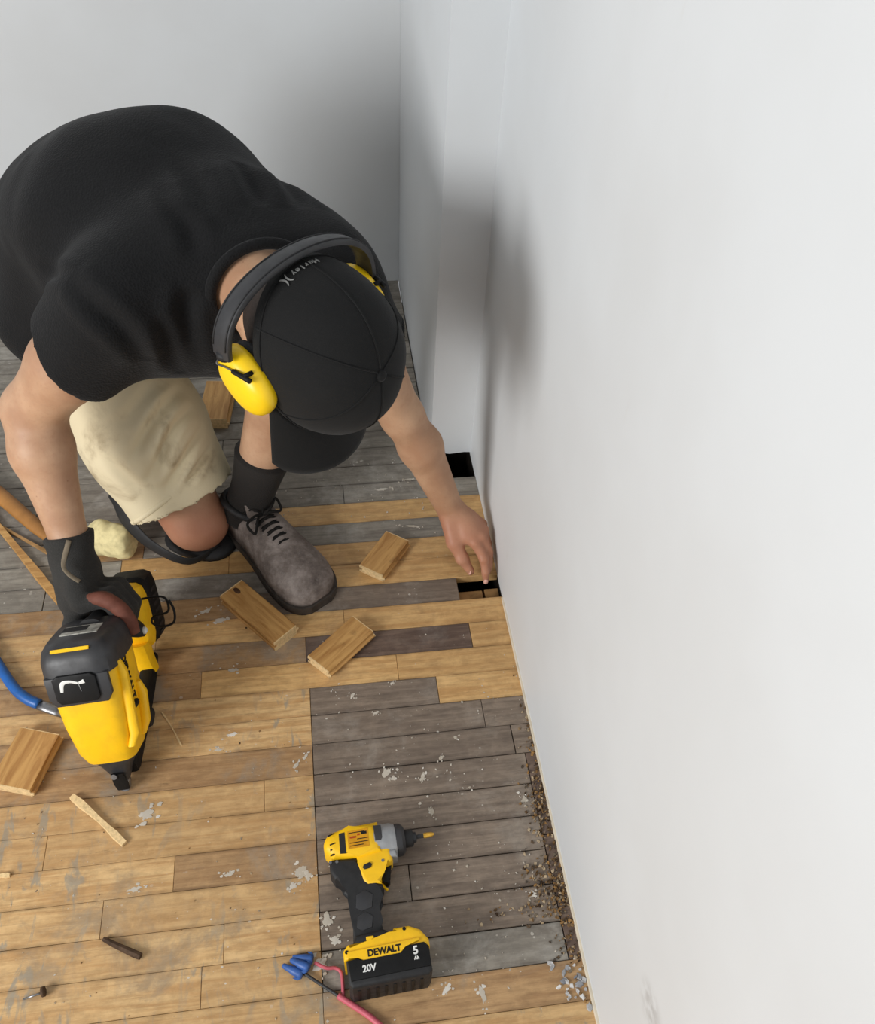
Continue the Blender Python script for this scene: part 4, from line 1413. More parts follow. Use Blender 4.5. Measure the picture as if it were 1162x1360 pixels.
bat = npart("battery", loft_bm([((0.214, -0.002, 0.228), Z, Y, 0.060, 0.036), ((0.222, -0.002, 0.228), Z, Y, 0.066, 0.040), ((0.262, -0.002, 0.228), Z, Y, 0.066, 0.040), ((0.270, -0.002, 0.228), Z, Y, 0.060, 0.036)], 28, 6), M_DEEP)
for i in range(7):
    npart("battery_rib", box_bm(0.228, 0.256, -0.0425 + 0.0, -0.0405, 0.175 + i * 0.014, 0.181 + i * 0.014), M_BLK, bat)
npart("work_light", loft_bm([((0.160, -0.034, 0.214), X, Z, 0.007, 0.007), ((0.160, -0.040, 0.214), X, Z, 0.0065, 0.0065), ((0.160, -0.043, 0.214), X, Z, 0.003, 0.003)], 16, 2), M_WHITE)
npart("light_base", loft_bm([((0.164, -0.010, 0.226), X, Z, 0.022, 0.018), ((0.162, -0.028, 0.218), X, Z, 0.016, 0.014), ((0.160, -0.037, 0.214), X, Z, 0.010, 0.010)], 18, 3), M_BLK)
npart("side_panel", loft_bm([((0.058, -0.022, 0.168), X, Y, 0.020, 0.018), ((0.052, -0.024, 0.140), X, Y, 0.022, 0.019), ((0.046, -0.022, 0.112), X, Y, 0.018, 0.016)], 20, 5), M_YEL)
# belt hook of bent wire
hk = [V((0.190, -0.034, 0.262)), V((0.188, -0.060, 0.264)), V((0.186, -0.078, 0.260)), V((0.184, -0.082, 0.244)), V((0.184, -0.076, 0.232)), V((0.186, -0.052, 0.228)), V((0.184, -0.046, 0.216)), V((0.180, -0.064, 0.208)), V((0.178, -0.086, 0.214)), V((0.178, -0.092, 0.236)), V((0.182, -0.086, 0.256))]
npart("belt_hook", tube_bm(smooth_path(hk, 5), 0.0022, 8), M_DEEP)

# ------------------------------------------------------------------ impact driver lying on its side
DO = V((-0.377, -0.778, 0.0))
dang = math.radians(3.2)
du, dv = V((math.cos(dang), math.sin(dang), 0)), V((-math.sin(dang), math.cos(dang), 0))
DM = frame(DO, du, dv, (0, 0, 1))
driver = empty("impact_driver", DO, "yellow and black impact driver with battery lying on dark boards", "power tool", rot=DM)
def dpart(name, bm, mat, parent=None, auto=0.6):
    o = bm_obj(name, bm, mat, None, False, autosmooth=auto)
    o.parent = parent or driver
    return o
def arc(cx, cy, r, a0, a1, n=8):
    return [(cx + r * math.cos(math.radians(a0 + (a1 - a0) * i / n)), cy + r * math.sin(math.radians(a0 + (a1 - a0) * i / n))) for i in range(n + 1)]
def xlathe(prof, y0, z0, n=28):
    bm = bmesh.new()
    rings = [[bm.verts.new((x, y0 + r * math.cos(2 * math.pi * k / n), z0 + r * math.sin(2 * math.pi * k / n))) for k in range(n)] for x, r in prof]
    for a, b in zip(rings[:-1], rings[1:]):
        for k in range(n):
            bm.faces.new((a[k], a[(k + 1) % n], b[(k + 1) % n], b[k]))
    bm.faces.new(rings[0][::-1])
    bm.faces.new(rings[-1])
    return bm
HZc = 0.031
shell = arc(0.020, 0.003, 0.022, 200, 110, 8) + [(0.040, 0.0275), (0.086, 0.0300)] + [(0.088, 0.0), (0.088, -0.022)] + [(0.050, -0.022), (0.012, -0.0185)]
dpart("motor_housing", prism(shell, HZc - 0.027, HZc + 0.027, 0.015, 5), M_YEL)
dpart("trigger_housing", prism([(0.046, -0.010), (0.100, -0.010), (0.102, -0.034), (0.097, -0.039), (0.084, -0.043), (0.079, -0.052), (0.080, -0.068), (0.058, -0.067), (0.051, -0.060), (0.047, -0.030)], HZc - 0.021, HZc + 0.021, 0.006, 3), M_YEL)
dpart("grip", prism([(0.004, -0.018), (0.044, -0.021), (0.050, -0.024), (0.053, -0.058), (0.060, -0.064), (0.080, -0.066), (0.082, -0.074), (0.073, -0.082), (0.071, -0.100), (0.067, -0.122), (0.070, -0.142), (0.026, -0.146), (0.029, -0.120), (0.033, -0.092), (0.032, -0.066), (0.024, -0.056), (0.010, -0.050), (0.004, -0.038)], HZc - 0.0195, HZc + 0.0195, 0.009, 4), M_BLK)
for (x, y, l, w) in ((0.050, -0.088, 0.030, 0.014), (0.047, -0.118, 0.026, 0.013)):
    dpart("grip_pad", prism([(x - w, y - l * 0.3), (x - w * 0.4, y - l * 0.5), (x + w * 0.7, y - l * 0.4), (x + w, y + l * 0.2), (x + w * 0.2, y + l * 0.5), (x - w * 0.8, y + l * 0.3)], HZc + 0.0185, HZc + 0.0208, 0.001, 2), M_BLK2)
dpart("gear_case", xlathe([(0.076, 0.0240), (0.078, 0.0282), (0.104, 0.0278), (0.1115, 0.0250), (0.1125, 0.0225)], 0.002, HZc), M_GREYM)
gc = [c for c in driver.children if c.name.startswith("gear_case")][0]
dpart("gear_collar", prism([(0.078, -0.030), (0.110, -0.030), (0.108, -0.018), (0.080, -0.018)], HZc - 0.012, HZc + 0.020, 0.004, 3), M_GREYM)
dpart("case_badge", prism([(0.0785, -0.004), (0.088, -0.004), (0.0905, 0.000), (0.0905, 0.020), (0.0785, 0.021)], HZc + 0.022, HZc + 0.0290, 0.002, 2), M_BLK2)
dpart("nose_ring", xlathe([(0.111, 0.0232), (0.113, 0.0255), (0.121, 0.0245), (0.126, 0.0190)], 0.002, HZc), M_BLK2)
dpart("chuck_sleeve", xlathe([(0.124, 0.0128), (0.127, 0.0140), (0.137, 0.0136), (0.140, 0.0115)], 0.002, HZc), M_BLK)
dpart("chuck_tip", xlathe([(0.138, 0.0085), (0.1445, 0.0082), (0.1455, 0.0060)], 0.002, HZc), M_BLK2)
dpart("bit_shank", xlathe([(0.144, 0.0036), (0.159, 0.0036)], 0.002, HZc, 6), M_BLK2)
dpart("driver_bit", xlathe([(0.157, 0.0040), (0.160, 0.0044), (0.170, 0.0040), (0.1745, 0.0018)], 0.002, HZc, 10), M_GOLD)
dpart("trigger", prism([(0.082, -0.043), (0.099, -0.038), (0.097, -0.046), (0.092, -0.053), (0.0935, -0.063), (0.090, -0.066), (0.081, -0.062)], HZc - 0.010, HZc + 0.010, 0.003, 2), M_DEEP)
dpart("trigger_guard", tube_bm([V((0.080, -0.060, HZc)), V((0.083, -0.067, HZc)), V((0.088, -0.073, HZc))], 0.0022, 8), M_YEL)
dpart("direction_switch", prism([(0.056, -0.036), (0.066, -0.033), (0.069, -0.037), (0.066, -0.042), (0.057, -0.043), (0.054, -0.040)], HZc + 0.019, HZc + 0.0235, 0.0015, 2), M_BLK)
for (x, y) in ((0.086, -0.034), (0.006, -0.023), (0.016, -0.0235)):
    dpart("screw", xlathe([(0, 0.0024), (0.0014, 0.0024)], 0, 0, 10), M_STEEL).matrix_local = frame((x, y, HZc + (0.0205 if x > 0.05 else 0.0185)), (0, 0, 1), (0, 1, 0), (-1, 0, 0))
# cooling slots at the back and the warning label
for i in range(5):
    yy = 0.018 - i * 0.0078
    o = dpart("vent_slot", prism([(-0.0048, -0.0011), (0.0048, -0.0011), (0.0052, 0.0014), (-0.0044, 0.0014)], -0.001, 0.0012, 0.0004, 1), M_INK)
    o.matrix_local = frame((0.0125 - 0.0006 * (i - 2) ** 2 * 0.4, yy, HZc + 0.0262 - abs(i - 1.9) * 0.0012), (0.97, 0.22, 0.0), (-0.22, 0.97, 0), (0, 0, 1))
dpart("dark_band", prism([(0.0225, -0.0145), (0.032, -0.0155), (0.033, 0.018), (0.0235, 0.017)], HZc + 0.0255, HZc + 0.0276, 0.0005, 1), M_BLK)
wl = dpart("warning_label", prism([(0.036, -0.010), (0.069, -0.010), (0.070, 0.019), (0.037, 0.018)], HZc + 0.0262, HZc + 0.0276, 0.0004, 1), M_LABEL)
for (x0, x1, y0, m) in ((0.040, 0.050, 0.006, M_RED), (0.052, 0.056, 0.009, M_RED), (0.058, 0.067, 0.010, M_INK), (0.039, 0.064, 0.014, M_INK), (0.051, 0.068, 0.003, M_INK), (0.039, 0.068, -0.002, M_INK), (0.039, 0.060, -0.0065, M_INK)):
    h_ = 0.0030 if m is M_RED else (0.0042 if y0 == 0.010 else 0.0012)
    dpart("print", box_bm(x0, x1, y0, y0 + h_, HZc + 0.0270, HZc + 0.0279), m, wl)
# foot and battery
BT = 0.076
dpart("foot_collar", prism([(0.022, -0.158), (0.030, -0.140), (0.072, -0.138), (0.084, -0.146), (0.088, -0.160)], 0.006, BT - 0.006, 0.008, 3), M_BLK)
dpart("foot_shell", prism([(0.010, -0.1745), (0.010, -0.160), (0.018, -0.152), (0.082, -0.152), (0.086, -0.141), (0.108, -0.141), (0.124, -0.149), (0.134, -0.164), (0.134, -0.1745)], 0.003, BT - 0.003, 0.006, 3), M_YEL)
dpart("latch_button", box_bm(0.045, 0.056, -0.1525, -0.1465, BT - 0.014, BT - 0.003, 0.001, 1), M_YEL)
for (x, y) in ((0.015, -0.163), (0.101, -0.1455)):
    dpart("screw", xlathe([(0, 0.0026), (0.0014, 0.0026)], 0, 0, 10), M_DEEP).matrix_local = frame((x, y, BT - 0.0036), (0, 0, 1), (0, 1, 0), (-1, 0, 0))
bt = dpart("battery", prism([(0.013, -0.174), (0.013, -0.206), (0.018, -0.212), (0.126, -0.212), (0.132, -0.206), (0.132, -0.172), (0.090, -0.172), (0.084, -0.1745)], 0.0, BT, 0.006, 3), M_BLK)
dpart("battery_face", prism([(0.015, -0.176), (0.030, -0.1745), (0.036, -0.1805), (0.092, -0.1800), (0.100, -0.1700), (0.126, -0.1690), (0.132, -0.176), (0.131, -0.202), (0.017, -0.203)], BT - 0.004, BT + 0.0022, 0.0018, 2), M_DEEP, bt)
dpart("yellow_strip", prism([(0.016, -0.1735), (0.030, -0.1730), (0.037, -0.1790), (0.091, -0.1785), (0.098, -0.1700), (0.120, -0.1660), (0.120, -0.1620), (0.016, -0.1640)], BT - 0.006, BT + 0.0012, 0.001, 2), M_YEL, bt)
text_obj("lettering", "DEWALT", 0.0125, M_INK, bt, frame((0.068, -0.1712, BT + 0.0013), (1, 0, 0), (0, 1, 0), (0, 0, 1)), 0.0004, xscale=0.95, bold=0.0005)
text_obj("lettering", "20V", 0.0125, M_WHITE, bt, frame((0.044, -0.1905, BT + 0.0023), (1, 0, 0), (0, 1, 0), (0, 0, 1)), 0.0004, xscale=0.95, bold=0.0004)
text_obj("lettering", "5", 0.0150, M_WHITE, bt, frame((0.112, -0.1790, BT + 0.0023), (1, 0, 0), (0, 1, 0), (0, 0, 1)), 0.0004, bold=0.0005)
text_obj("lettering", "Ah", 0.0060, M_WHITE, bt, frame((0.112, -0.1890, BT + 0.0023), (1, 0, 0), (0, 1, 0), (0, 0, 1)), 0.0004, bold=0.0003)
for i in range(8):
    dpart("base_rib", box_bm(0.024 + i * 0.0128, 0.0285 + i * 0.0128, -0.2132, -0.2110, 0.010, BT - 0.014, 0.0006, 1), M_DEEP, bt)

# ------------------------------------------------------------------ board offcuts and sticks
def offcut(corners, z0, z1, label, name="wood_offcut", tilt=0.0, group=None, mat=None, groove=True):
    c = [V((x, y, 0)) for x, y in corners]
    cen = sum(c, V((0, 0, 0))) / 4
    ex = ((c[1] - c[0]) + (c[2] - c[3])) / 2
    ey = ((c[3] - c[0]) + (c[2] - c[1])) / 2
    if ex.length < ey.length:
        ex, ey = ey, -ex
    L, W = ex.length, ey.length
    ex.normalize()
    ey = V((0, 0, 1)).cross(ex)
    h = z1 - z0
    root = empty(name, cen, label, "wood piece", group, rot=frame((cen.x, cen.y, z0), ex, ey, (0, 0, 1)))
    # tongue-and-groove section: tongue on one edge, groove on the other
    w = W / 2
    if groove:
        sec = [(-w, 0), (w, 0), (w, h * 0.36), (w + 0.005, h * 0.38), (w + 0.005, h * 0.60), (w, h * 0.62), (w, h), (-w, h), (-w, h * 0.66), (-w + 0.006, h * 0.64), (-w + 0.006, h * 0.34), (-w, h * 0.32)]
    else:
        sec = [(-w, 0), (w, 0), (w, h), (-w, h)]
    bm = bmesh.new()
    r0 = [bm.verts.new((-L / 2 + 0.0015, y, z)) for y, z in sec]
    r1 = [bm.verts.new((L / 2 - 0.0015, y, z)) for y, z in sec]
    for i in range(len(sec)):
        j = (i + 1) % len(sec)
        bm.faces.new((r0[i], r0[j], r1[j], r1[i]))
    bm.faces.new(r0)
    bm.faces.new(r1[::-1])
    bmesh.ops.bevel(bm, geom=[e for e in bm.edges if abs((e.verts[0].co - e.verts[1].co).x) > L * 0.5], offset=0.0006, segments=1, affect='EDGES')
    bm_obj("board", bm, mat or M_OFF, root)
    for sgn in (-1, 1):
        bm = bmesh.new()
        a = [bm.verts.new((sgn * (L / 2 - 0.0016), y, z)) for y, z in sec]
        b = [bm.verts.new((sgn * (L / 2 + random.uniform(-0.0004, 0.0012)), y * 0.99, z * 0.985 + 0.0002)) for y, z in sec]
        for i in range(len(sec)):
            j = (i + 1) % len(sec)
            bm.faces.new((a[i], a[j], b[j], b[i]))
        bm.faces.new(b)
        bm_obj("sawn_end", bm, M_ENDGRAIN, root)
    return root
offcut([(-0.220, -0.107), (-0.172, -0.135), (-0.238, -0.225), (-0.280, -0.191)], 0.0, 0.020, "short wooden board offcut between boot toe and bare hand")
kb = offcut([(-0.517, -0.215), (-0.409, -0.329), (-0.456, -0.372), (-0.555, -0.243)], 0.0, 0.026, "longer wooden board offcut lying in front of the boot toe, knot at one end")
bm_obj("knot", loft_bm([((-0.066, 0.004, 0.0245), X, Y, 0.010, 0.006), ((-0.066, 0.004, 0.0264), X, Y, 0.009, 0.005)], 16, 2.0), plain("wood_knot", (84, 56, 34), 0.6, 0.3, 0, 0.5, 120), kb, True)
offcut([(-0.304, -0.317), (-0.265, -0.356), (-0.355, -0.437), (-0.393, -0.400)], 0.0, 0.020, "wooden board offcut lying across the end of a dark floor board")
offcut([(-0.887, -0.484), (-0.822, -0.523), (-0.856, -0.615), (-0.919, -0.592)], 0.0, 0.022, "brown wooden board offcut beside the nail gun nose")
offcut([(-0.607, 0.409), (-0.540, 0.403), (-0.558, 0.255), (-0.620, 0.282)], 0.0, 0.030, "brown board offcut lying on grey boards behind the man's legs")

def stick(name, pts, rad, mat, label, cat, flat=1.0, side=None, seg=8):
    cen = V(pts[0])
    bm = tube_bm([V(p) - cen for p in pts], rad, seg, flat=flat, side=side)
    o = bm_obj(name, bm, mat, None, False, autosmooth=0.7)
    o.location = cen
    return tag(o, label, cat)
def sliver(name, p0, p1, w, h, mat, label, cat="wood sliver"):
    """split stick with irregular square section"""
    p0, p1 = V(p0), V(p1)
    d = (p1 - p0)
    L = d.length
    d.normalize()
    s = V((0, 0, 1)).cross(d)
    bm = bmesh.new()
    rings = []
    for i in range(7):
        t = i / 6
        ww = w * (1 + 0.25 * math.sin(7 * t + 1)) * (0.75 if i in (0, 6) else 1)
        hh = h * (1 + 0.2 * math.cos(5 * t)) * (0.8 if i in (0, 6) else 1)
        c = d * (L * t) + s * (0.0012 * math.sin(4 * t))
        rings.append([bm.verts.new(c + s * a * ww + V((0, 0, b * hh))) for a, b in ((-0.5, 0), (0.5, 0), (0.45, 1), (-0.4, 0.9))])
    for a, b in zip(rings[:-1], rings[1:]):
        for k in range(4):
            bm.faces.new((a[k], a[(k + 1) % 4], b[(k + 1) % 4], b[k]))
    bm.faces.new(rings[0][::-1])
    bm.faces.new(rings[-1])
    o = bm_obj(name, bm, mat)
    o.location = p0
    return tag(o, label, cat)
sliver("wood_splinter", (-0.790, -0.623, 0.0003), (-0.696, -0.713, 0.0003), 0.011, 0.008, M_ENDGRAIN, "pale split wood stick lying by the nail gun nose")
sliver("wood_splinter", (-0.655, -0.478, 0.0003), (-0.616, -0.548, 0.0003), 0.003, 0.002, M_ENDGRAIN, "hair-thin wood sliver on floor right beside the nail gun")
sliver("wood_splinter", (-0.905, -0.745, 0.0003), (-0.868, -0.742, 0.0003), 0.007, 0.005, M_ENDGRAIN, "small pale wood chip alone on honey coloured boards")
sliver("trim_strip", (-1.180, 0.215, 0.0005), (-0.866, -0.212, 0.0005), 0.016, 0.010, M_OFF, "thin tan trim strip on grey boards, its end by the glove")
sliver("trim_strip", (-1.060, 0.030, 0.0005), (-0.885, -0.100, 0.0005), 0.007, 0.006, M_LATH, "narrowest weathered trim strip lying beside the wooden tool handle")
# round wooden handle running out of frame
hd = V((-0.900, -0.062, 0.0)) - V((-1.30, 0.375, 0.0))
pts = [V((-1.30, 0.375, 0.017)) + hd * t for t in np.linspace(0, 1, 12)]
stick("tool_handle", pts, [0.016, 0.0165, 0.017, 0.0175, 0.0175, 0.017, 0.0165, 0.0165, 0.0165, 0.016, 0.015, 0.010], M_TAN, "round varnished wooden tool handle lying on grey boards", "handle", 0.8, (0, 1, 0), 16)
# small two-tone plastic handle lying beyond the wrist
ph = empty("plastic_handle", (-0.874, -0.150, 0), "small navy and yellow plastic handle lying beside the thin trim strip", "handle")
PO = V((-0.874, -0.150, 0))
bm_obj("navy_grip", tube_bm([V(p) - PO for p in ((-0.884, -0.131, 0.010), (-0.881, -0.137, 0.010), (-0.868, -0.162, 0.010), (-0.855, -0.187, 0.010), (-0.852, -0.192, 0.010))], [0.0070, 0.0098, 0.0088, 0.0098, 0.0060], 12), plain("navy_plastic", (40, 42, 70), 0.45, 0.45, 0, 0.2, 60), ph, True)
bm_obj("yellow_end", tube_bm([V(p) - PO for p in ((-0.896, -0.108, 0.010), (-0.894, -0.112, 0.010), (-0.886, -0.128, 0.010), (-0.884, -0.132, 0.010))], [0.0050, 0.0086, 0.0088, 0.0070], 12), M_YEL, ph, True)
# pry bar: blue painted flat bar, bent, with a bare worn tip
bar = empty("pry_bar", (-0.92, -0.40, 0), "blue bent pry bar with bare metal tip beside the nail gun", "pry bar")
path = smooth_path([V((-1.18, 0.02, 0.010)), V((-1.06, -0.185, 0.010)), V((-0.968, -0.330, 0.011)), V((-0.920, -0.402, 0.012)), V((-0.892, -0.430, 0.012)), V((-0.868, -0.444, 0.010))], 6)
b = bm_obj("shaft", tube_bm([p - V((-0.92, -0.40, 0)) for p in path], 0.0095, 10, flat=1.0, side=(0, 0, 1)), M_BLUE, bar, True)
path = [V((-0.872, -0.4422, 0.0098)), V((-0.855, -0.4500, 0.0085)), V((-0.838, -0.4570, 0.0060)), V((-0.824, -0.4625, 0.0032))]
b = bm_obj("claw_tip", tube_bm([p - V((-0.92, -0.40, 0)) for p in path], [0.0096, 0.0100, 0.0105, 0.0100], 10, flat=0.55, side=V((0.4, 0.9, 0))), M_STEEL, bar, True)
# pale sawn block near the glove
F = Field((-0.86, -0.20, -0.01), (-0.68, 0.0, 0.13), 0.004)
F.ecap((-0.800, -0.075, 0.030), (-0.752, -0.098, 0.036), (0.2, 0.4, 1), 0.038, 0.030, 0.036, 0.030, 0.01)
F.cut_plane((0, 0, 0.0), (0, 0, -1), (-0.77, -0.09, -0.05), 0.3)
F.cut_plane((-0.735, -0.10, 0.05), (0.9, -0.35, 0.2), (-0.70, -0.10, 0.05), 0.08)
me = F.mesh("wood_chunk")
relax(me, 1)
folds(me, [], 0.003, 60.0, 5.0)
tag(link("wood_chunk", me, M_CREAM), "pale cream rough wood chunk behind the gloved hand", "wood piece")

# ------------------------------------------------------------------ capped wires by the battery
wires = empty("capped_wires", (-0.41, -0.94, 0), "pink and dark wires capped with blue wire connectors beside the battery", "wire")
WI = V((-0.41, -0.94, 0))
def wpart(name, bm, mat):
    return bm_obj(name, bm, mat, wires, True)
def rel(L):
    return [V(p) - WI for p in L]
wpart("pink_wire", tube_bm(smooth_path(rel([(-0.402, -0.929, 0.008), (-0.385, -0.938, 0.006), (-0.372, -0.939, 0.004), (-0.364, -0.946, 0.003), (-0.3625, -0.962, 0.003), (-0.363, -0.978, 0.003)]), 6), 0.0026, 8), M_PINK)
wpart("dark_wire", tube_bm(smooth_path(rel([(-0.418, -0.941, 0.006), (-0.395, -0.958, 0.0035), (-0.372, -0.975, 0.003), (-0.366, -0.981, 0.003)]), 6), 0.0024, 8), M_BLK2)
wpart("pink_cable", tube_bm(smooth_path(rel([(-0.370, -0.977, 0.0045), (-0.350, -0.992, 0.0045), (-0.318, -1.018, 0.0045), (-0.27, -1.075, 0.0045), (-0.24, -1.16, 0.0045)]), 6), 0.0045, 10), M_PINK)
def nut(base, tip):
    base, tip = V(base) - WI, V(tip) - WI
    d = (tip - base).normalized()
    L = (tip - base).length
    a = V((0, 0, 1)).cross(d)
    z = d.cross(a)
    secs = [(base, a, z, 0.0058, 0.0058), (base + d * L * 0.12, a, z, 0.0066, 0.0066), (base + d * L * 0.45, a, z, 0.0062, 0.0062), (base + d * L * 0.60, a, z, 0.0050, 0.0050), (base + d * L * 0.95, a, z, 0.0036, 0.0036), (base + d * L, a, z, 0.0022, 0.0022)]
    o = wpart("wire_connector", loft_bm(secs, 16, 2.0), M_NUT)
    for sgn in (-1, 1):
        w = bm_obj("wing", loft_bm([(base + d * L * 0.10 + a * sgn * 0.006, d, z, L * 0.10, 0.0016), (base + d * L * 0.22 + a * sgn * 0.0095, d, z, L * 0.12, 0.0012)], 10, 4), M_NUT)
        w.parent = o
nut((-0.404, -0.924, 0.0075), (-0.434, -0.917, 0.006))
nut((-0.410, -0.937, 0.0125), (-0.437, -0.921, 0.009))
nut((-0.420, -0.944, 0.0075), (-0.449, -0.926, 0.005))

# ------------------------------------------------------------------ nails, flakes and debris
stick("dowel_stub", [(-0.713, -0.857, 0.0045), (-0.700, -0.865, 0.0045), (-0.664, -0.885, 0.0055), (-0.656, -0.889, 0.0055)], [0.0035, 0.0042, 0.0055, 0.0050], M_RUST, "short dark rusty metal stub lying on honey coloured boards", "metal stub")
nl = empty("flat_nail", (-0.79, -0.922, 0), "broad headed nail lying on honey coloured boards", "nail")
NI_ = V((-0.79, -0.922, 0))
bm_obj("shank", tube_bm([V((-0.817, -0.926, 0.0018)) - NI_, V((-0.790, -0.921, 0.005)) - NI_], [0.0012, 0.0018], 8), M_STEEL, nl, True)
bm_obj("head", tube_bm([V((-0.791, -0.9212, 0.0072)) - NI_, V((-0.787, -0.9205, 0.0076)) - NI_], 0.0072, 14), M_RUST, nl, True)

def island_mat(name, cols, rough=0.8):
    t = NT(name, rough, 0.2)
    g = t.n("ShaderNodeNewGeometry").outputs["Random Per Island"]
    stops = [(i / max(1, len(cols) - 1), lin(c)) for i, c in enumerate(cols)]
    t.color(t.ramp(g, stops))
    return t.m
def chips(name, spots, mat, label, cat):
    """irregular flat flakes: (x, y, size, height)"""
    bm = bmesh.new()
    for x, y, s, h in spots:
        n = random.randint(4, 7)
        a0 = random.uniform(0, 6.28)
        st = random.uniform(0.45, 1.0)
        ang = random.uniform(0, 3.14)
        ca, sa = math.cos(ang), math.sin(ang)
        lo, hi = [], []
        for k in range(n):
            a = a0 + 2 * math.pi * k / n
            r = s * random.uniform(0.65, 1.15)
            px, py = r * math.cos(a), r * st * math.sin(a)
            px, py = px * ca - py * sa, px * sa + py * ca
            lo.append(bm.verts.new((x + px, y + py, -0.0004)))
            hi.append(bm.verts.new((x + px * 0.75, y + py * 0.75, h * random.uniform(0.5, 1.1))))
        for k in range(n):
            bm.faces.new((lo[k], lo[(k + 1) % n], hi[(k + 1) % n], hi[k]))
        bm.faces.new(hi)
    o = bm_obj(name, bm, mat)
    tag(o, label, cat, kind="stuff")
    return o
# plaster splashes: irregular thin crusts at their places, then a scatter of specks
M_PLASTER = island_mat("dried_plaster", [(200, 192, 180), (178, 168, 152), (216, 210, 200)], 0.85)
def crust(bm, x, y, rx, ry, ang, h=0.0006, seed=0.0):
    ca, sa = math.cos(ang), math.sin(ang)
    def blob(x, y, rx, ry, n, sd, am):
        lo, hi = [], []
        for k in range(n):
            a = 2 * math.pi * k / n
            r = 1 + am * mnoise.noise(V((math.cos(a) * 1.4 + sd * 3.1, math.sin(a) * 1.4, sd))) + 0.6 * am * mnoise.noise(V((math.cos(a) * 4.5, math.sin(a) * 4.5 + sd, 9.0)))
            r = max(0.35, r)
            px, py = rx * r * math.cos(a), ry * r * math.sin(a)
            px, py = px * ca - py * sa, px * sa + py * ca
            lo.append(bm.verts.new((x + px, y + py, -0.0014)))
            hi.append(bm.verts.new((x + px * 0.92, y + py * 0.92, h)))
        for k in range(n):
            bm.faces.new((lo[k], lo[(k + 1) % n], hi[(k + 1) % n], hi[k]))
        c = bm.verts.new((x, y, h * 1.3))
        for k in range(n):
            bm.faces.new((hi[k], hi[(k + 1) % n], c))
    blob(x, y, rx * 0.62, ry * 0.62, 26, seed, 0.7)
    for i in range(9):
        d = random.gauss(0, 0.75), random.gauss(0, 0.75)
        px, py = rx * d[0], ry * d[1]
        q = random.uniform(0.08, 0.26) * math.sqrt(rx * ry)
        blob(x + px * ca - py * sa, y + px * sa + py * ca, q * 1.3, q, 9, seed + i * 0.7, 0.6)
CR = [(-0.665, -0.666, 0.017, 0.012, 0.5), (-0.674, -0.787, 0.012, 0.006, 0.1), (-0.418, -0.790, 0.016, 0.014, 0.3), (-0.407, -0.800, 0.010, 0.006, 1.0), (-0.432, -0.812, 0.013, 0.006, 0.7), (-0.553, -0.563, 0.013, 0.005, 0.0), (-0.530, -0.536, 0.013, 0.005, 0.2), (-0.530, -0.780, 0.012, 0.006, 0.2), (-0.420, -0.606, 0.012, 0.005, 0.9), (-0.404, -0.592, 0.009, 0.004, 1.0),
      (-0.268, -0.638, 0.015, 0.008, 0.6), (-0.258, -0.650, 0.009, 0.006, 0.1), (-0.207, -0.655, 0.012, 0.006, 1.2), (-0.040, -0.713, 0.0085, 0.0075, 0.0), (-0.058, -0.868, 0.010, 0.008, 0.2), (-0.532, -0.402, 0.012, 0.006, 0.1), (-0.560, -0.287, 0.026, 0.007, 0.15), (-0.590, -0.262, 0.018, 0.006, 0.4), (-0.160, -0.080, 0.020, 0.0035, -0.2), (-0.380, -0.870, 0.010, 0.016, 0.2), (-0.395, -0.930, 0.016, 0.012, 0.6), (-0.370, -0.90, 0.012, 0.009, 0.1),
      (-0.240, -0.462, 0.006, 0.0045, 0.5), (-0.150, 0.060, 0.018, 0.004, 0.0), (-0.215, 0.035, 0.022, 0.004, 0.1), (-0.275, -0.520, 0.009, 0.004, 0.3), (-0.315, -0.48, 0.008, 0.005, 0.9), (-0.17, -0.62, 0.007, 0.005, 0.9), (-0.14, -0.585, 0.006, 0.004, 0.2), (-0.47, -1.02, 0.02, 0.008, 0.2), (-0.21, -0.985, 0.014, 0.006, 0.8), (-0.16, -1.0, 0.007, 0.018, 0.1), (-0.20, -0.715, 0.007, 0.014, 0.3)]
bm = bmesh.new()
for i, c in enumerate(CR):
    crust(bm, *c, seed=i + 1.3)
tag(bm_obj("plaster_splash", bm, M_PLASTER), "dried white plaster splashes crusted on the floor boards", "plaster", kind="stuff")
sp = []
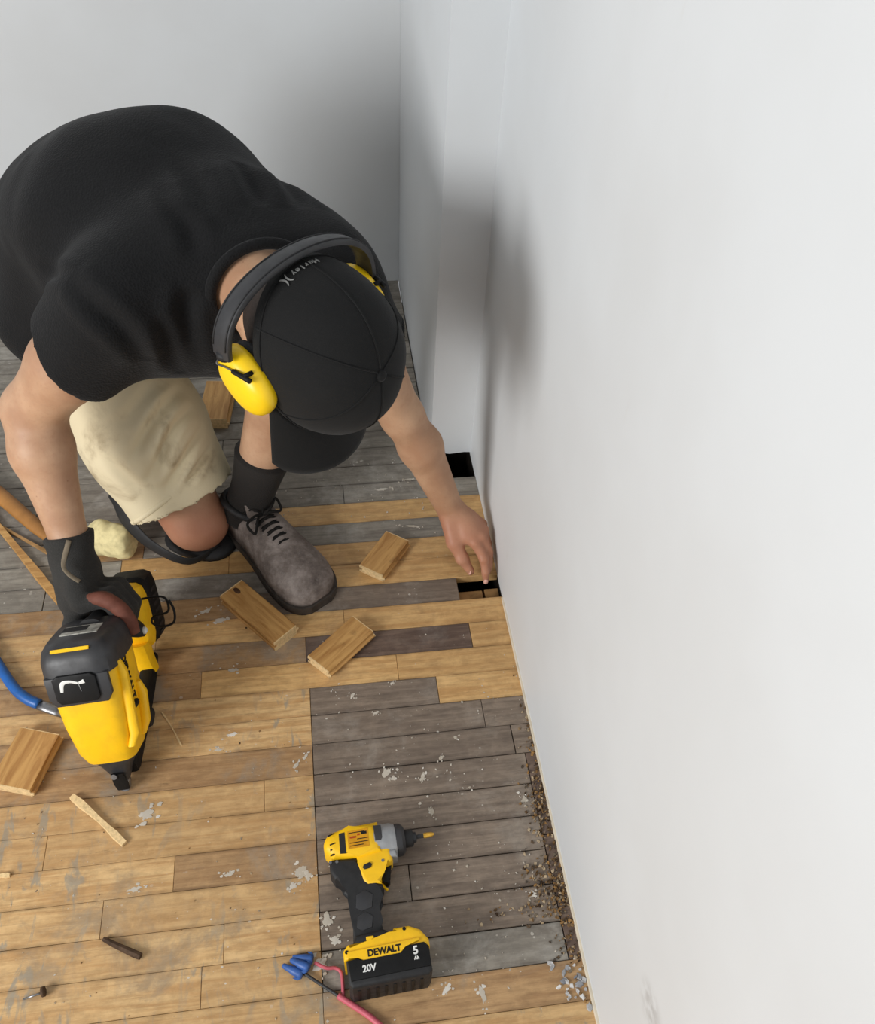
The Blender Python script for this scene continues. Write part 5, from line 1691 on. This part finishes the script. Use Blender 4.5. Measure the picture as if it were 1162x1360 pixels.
for _ in range(330):
    x, y = random.uniform(-0.41, -0.005), random.uniform(-1.02, -0.45)
    if mnoise.noise(V((x * 9, y * 9, 2))) > -0.05:
        sp.append((x, y, random.choice((0.0008, 0.0012, 0.0012, 0.002, 0.0028)), 0.0008))
for _ in range(170):
    x, y = random.uniform(-1.0, -0.02), random.uniform(-1.02, -0.05)
    sp.append((x, y, random.choice((0.0008, 0.0011, 0.0016, 0.0022)), 0.0009))
for _ in range(90):
    x, y = random.uniform(-0.45, -0.05), random.uniform(-0.05, 0.15)
    sp.append((x, y, random.choice((0.001, 0.0015, 0.0025)), 0.0008))
chips("plaster_specks", sp, M_PLASTER, "tiny white plaster specks scattered over the floor boards", "plaster")
# sawdust, grit and splinters swept against the wall
M_GRIT = island_mat("grit", [(48, 36, 28), (96, 74, 50), (160, 122, 74), (70, 62, 56), (190, 170, 140), (120, 92, 60)])
sp = []
for cx, cy, sx, sy, n in ((-0.016, -0.735, 0.012, 0.035, 170), (-0.026, -0.860, 0.022, 0.028, 260), (-0.010, -0.80, 0.006, 0.12, 110), (-0.05, -0.89, 0.05, 0.010, 80), (-0.022, -0.955, 0.012, 0.02, 40), (-0.006, -0.60, 0.003, 0.06, 30)):
    for _ in range(n):
        x = cx + random.gauss(0, sx)
        if x > -0.003:
            x = -0.003 - random.random() * 0.02
        sp.append((x, cy + random.gauss(0, sy), random.choice((0.0012, 0.0018, 0.0026, 0.0036)), random.choice((0.001, 0.002, 0.004))))
for _ in range(60):
    gx, gy = random.uniform(-0.95, -0.4), random.uniform(-1.02, -0.3)
    if math.hypot(gx + 0.70, gy + 0.60) > 0.09:
        sp.append((gx, gy, random.choice((0.001, 0.0015, 0.0025)), 0.0012))
chips("grit", sp, M_GRIT, "brown grit and splinters swept against the foot of the wall", "debris")
sp = [(-0.025 + random.gauss(0, 0.012), -1.005 + random.gauss(0, 0.018), random.choice((0.003, 0.005, 0.007)), 0.004) for _ in range(30)]
sp = [(min(x, -0.008), y, s, h) for x, y, s, h in sp]
chips("plaster_crumbs", sp, island_mat("plaster_crumb", [(220, 218, 214), (120, 122, 128), (196, 194, 192)]), "white and grey plaster crumbs heaped against the wall foot", "plaster")
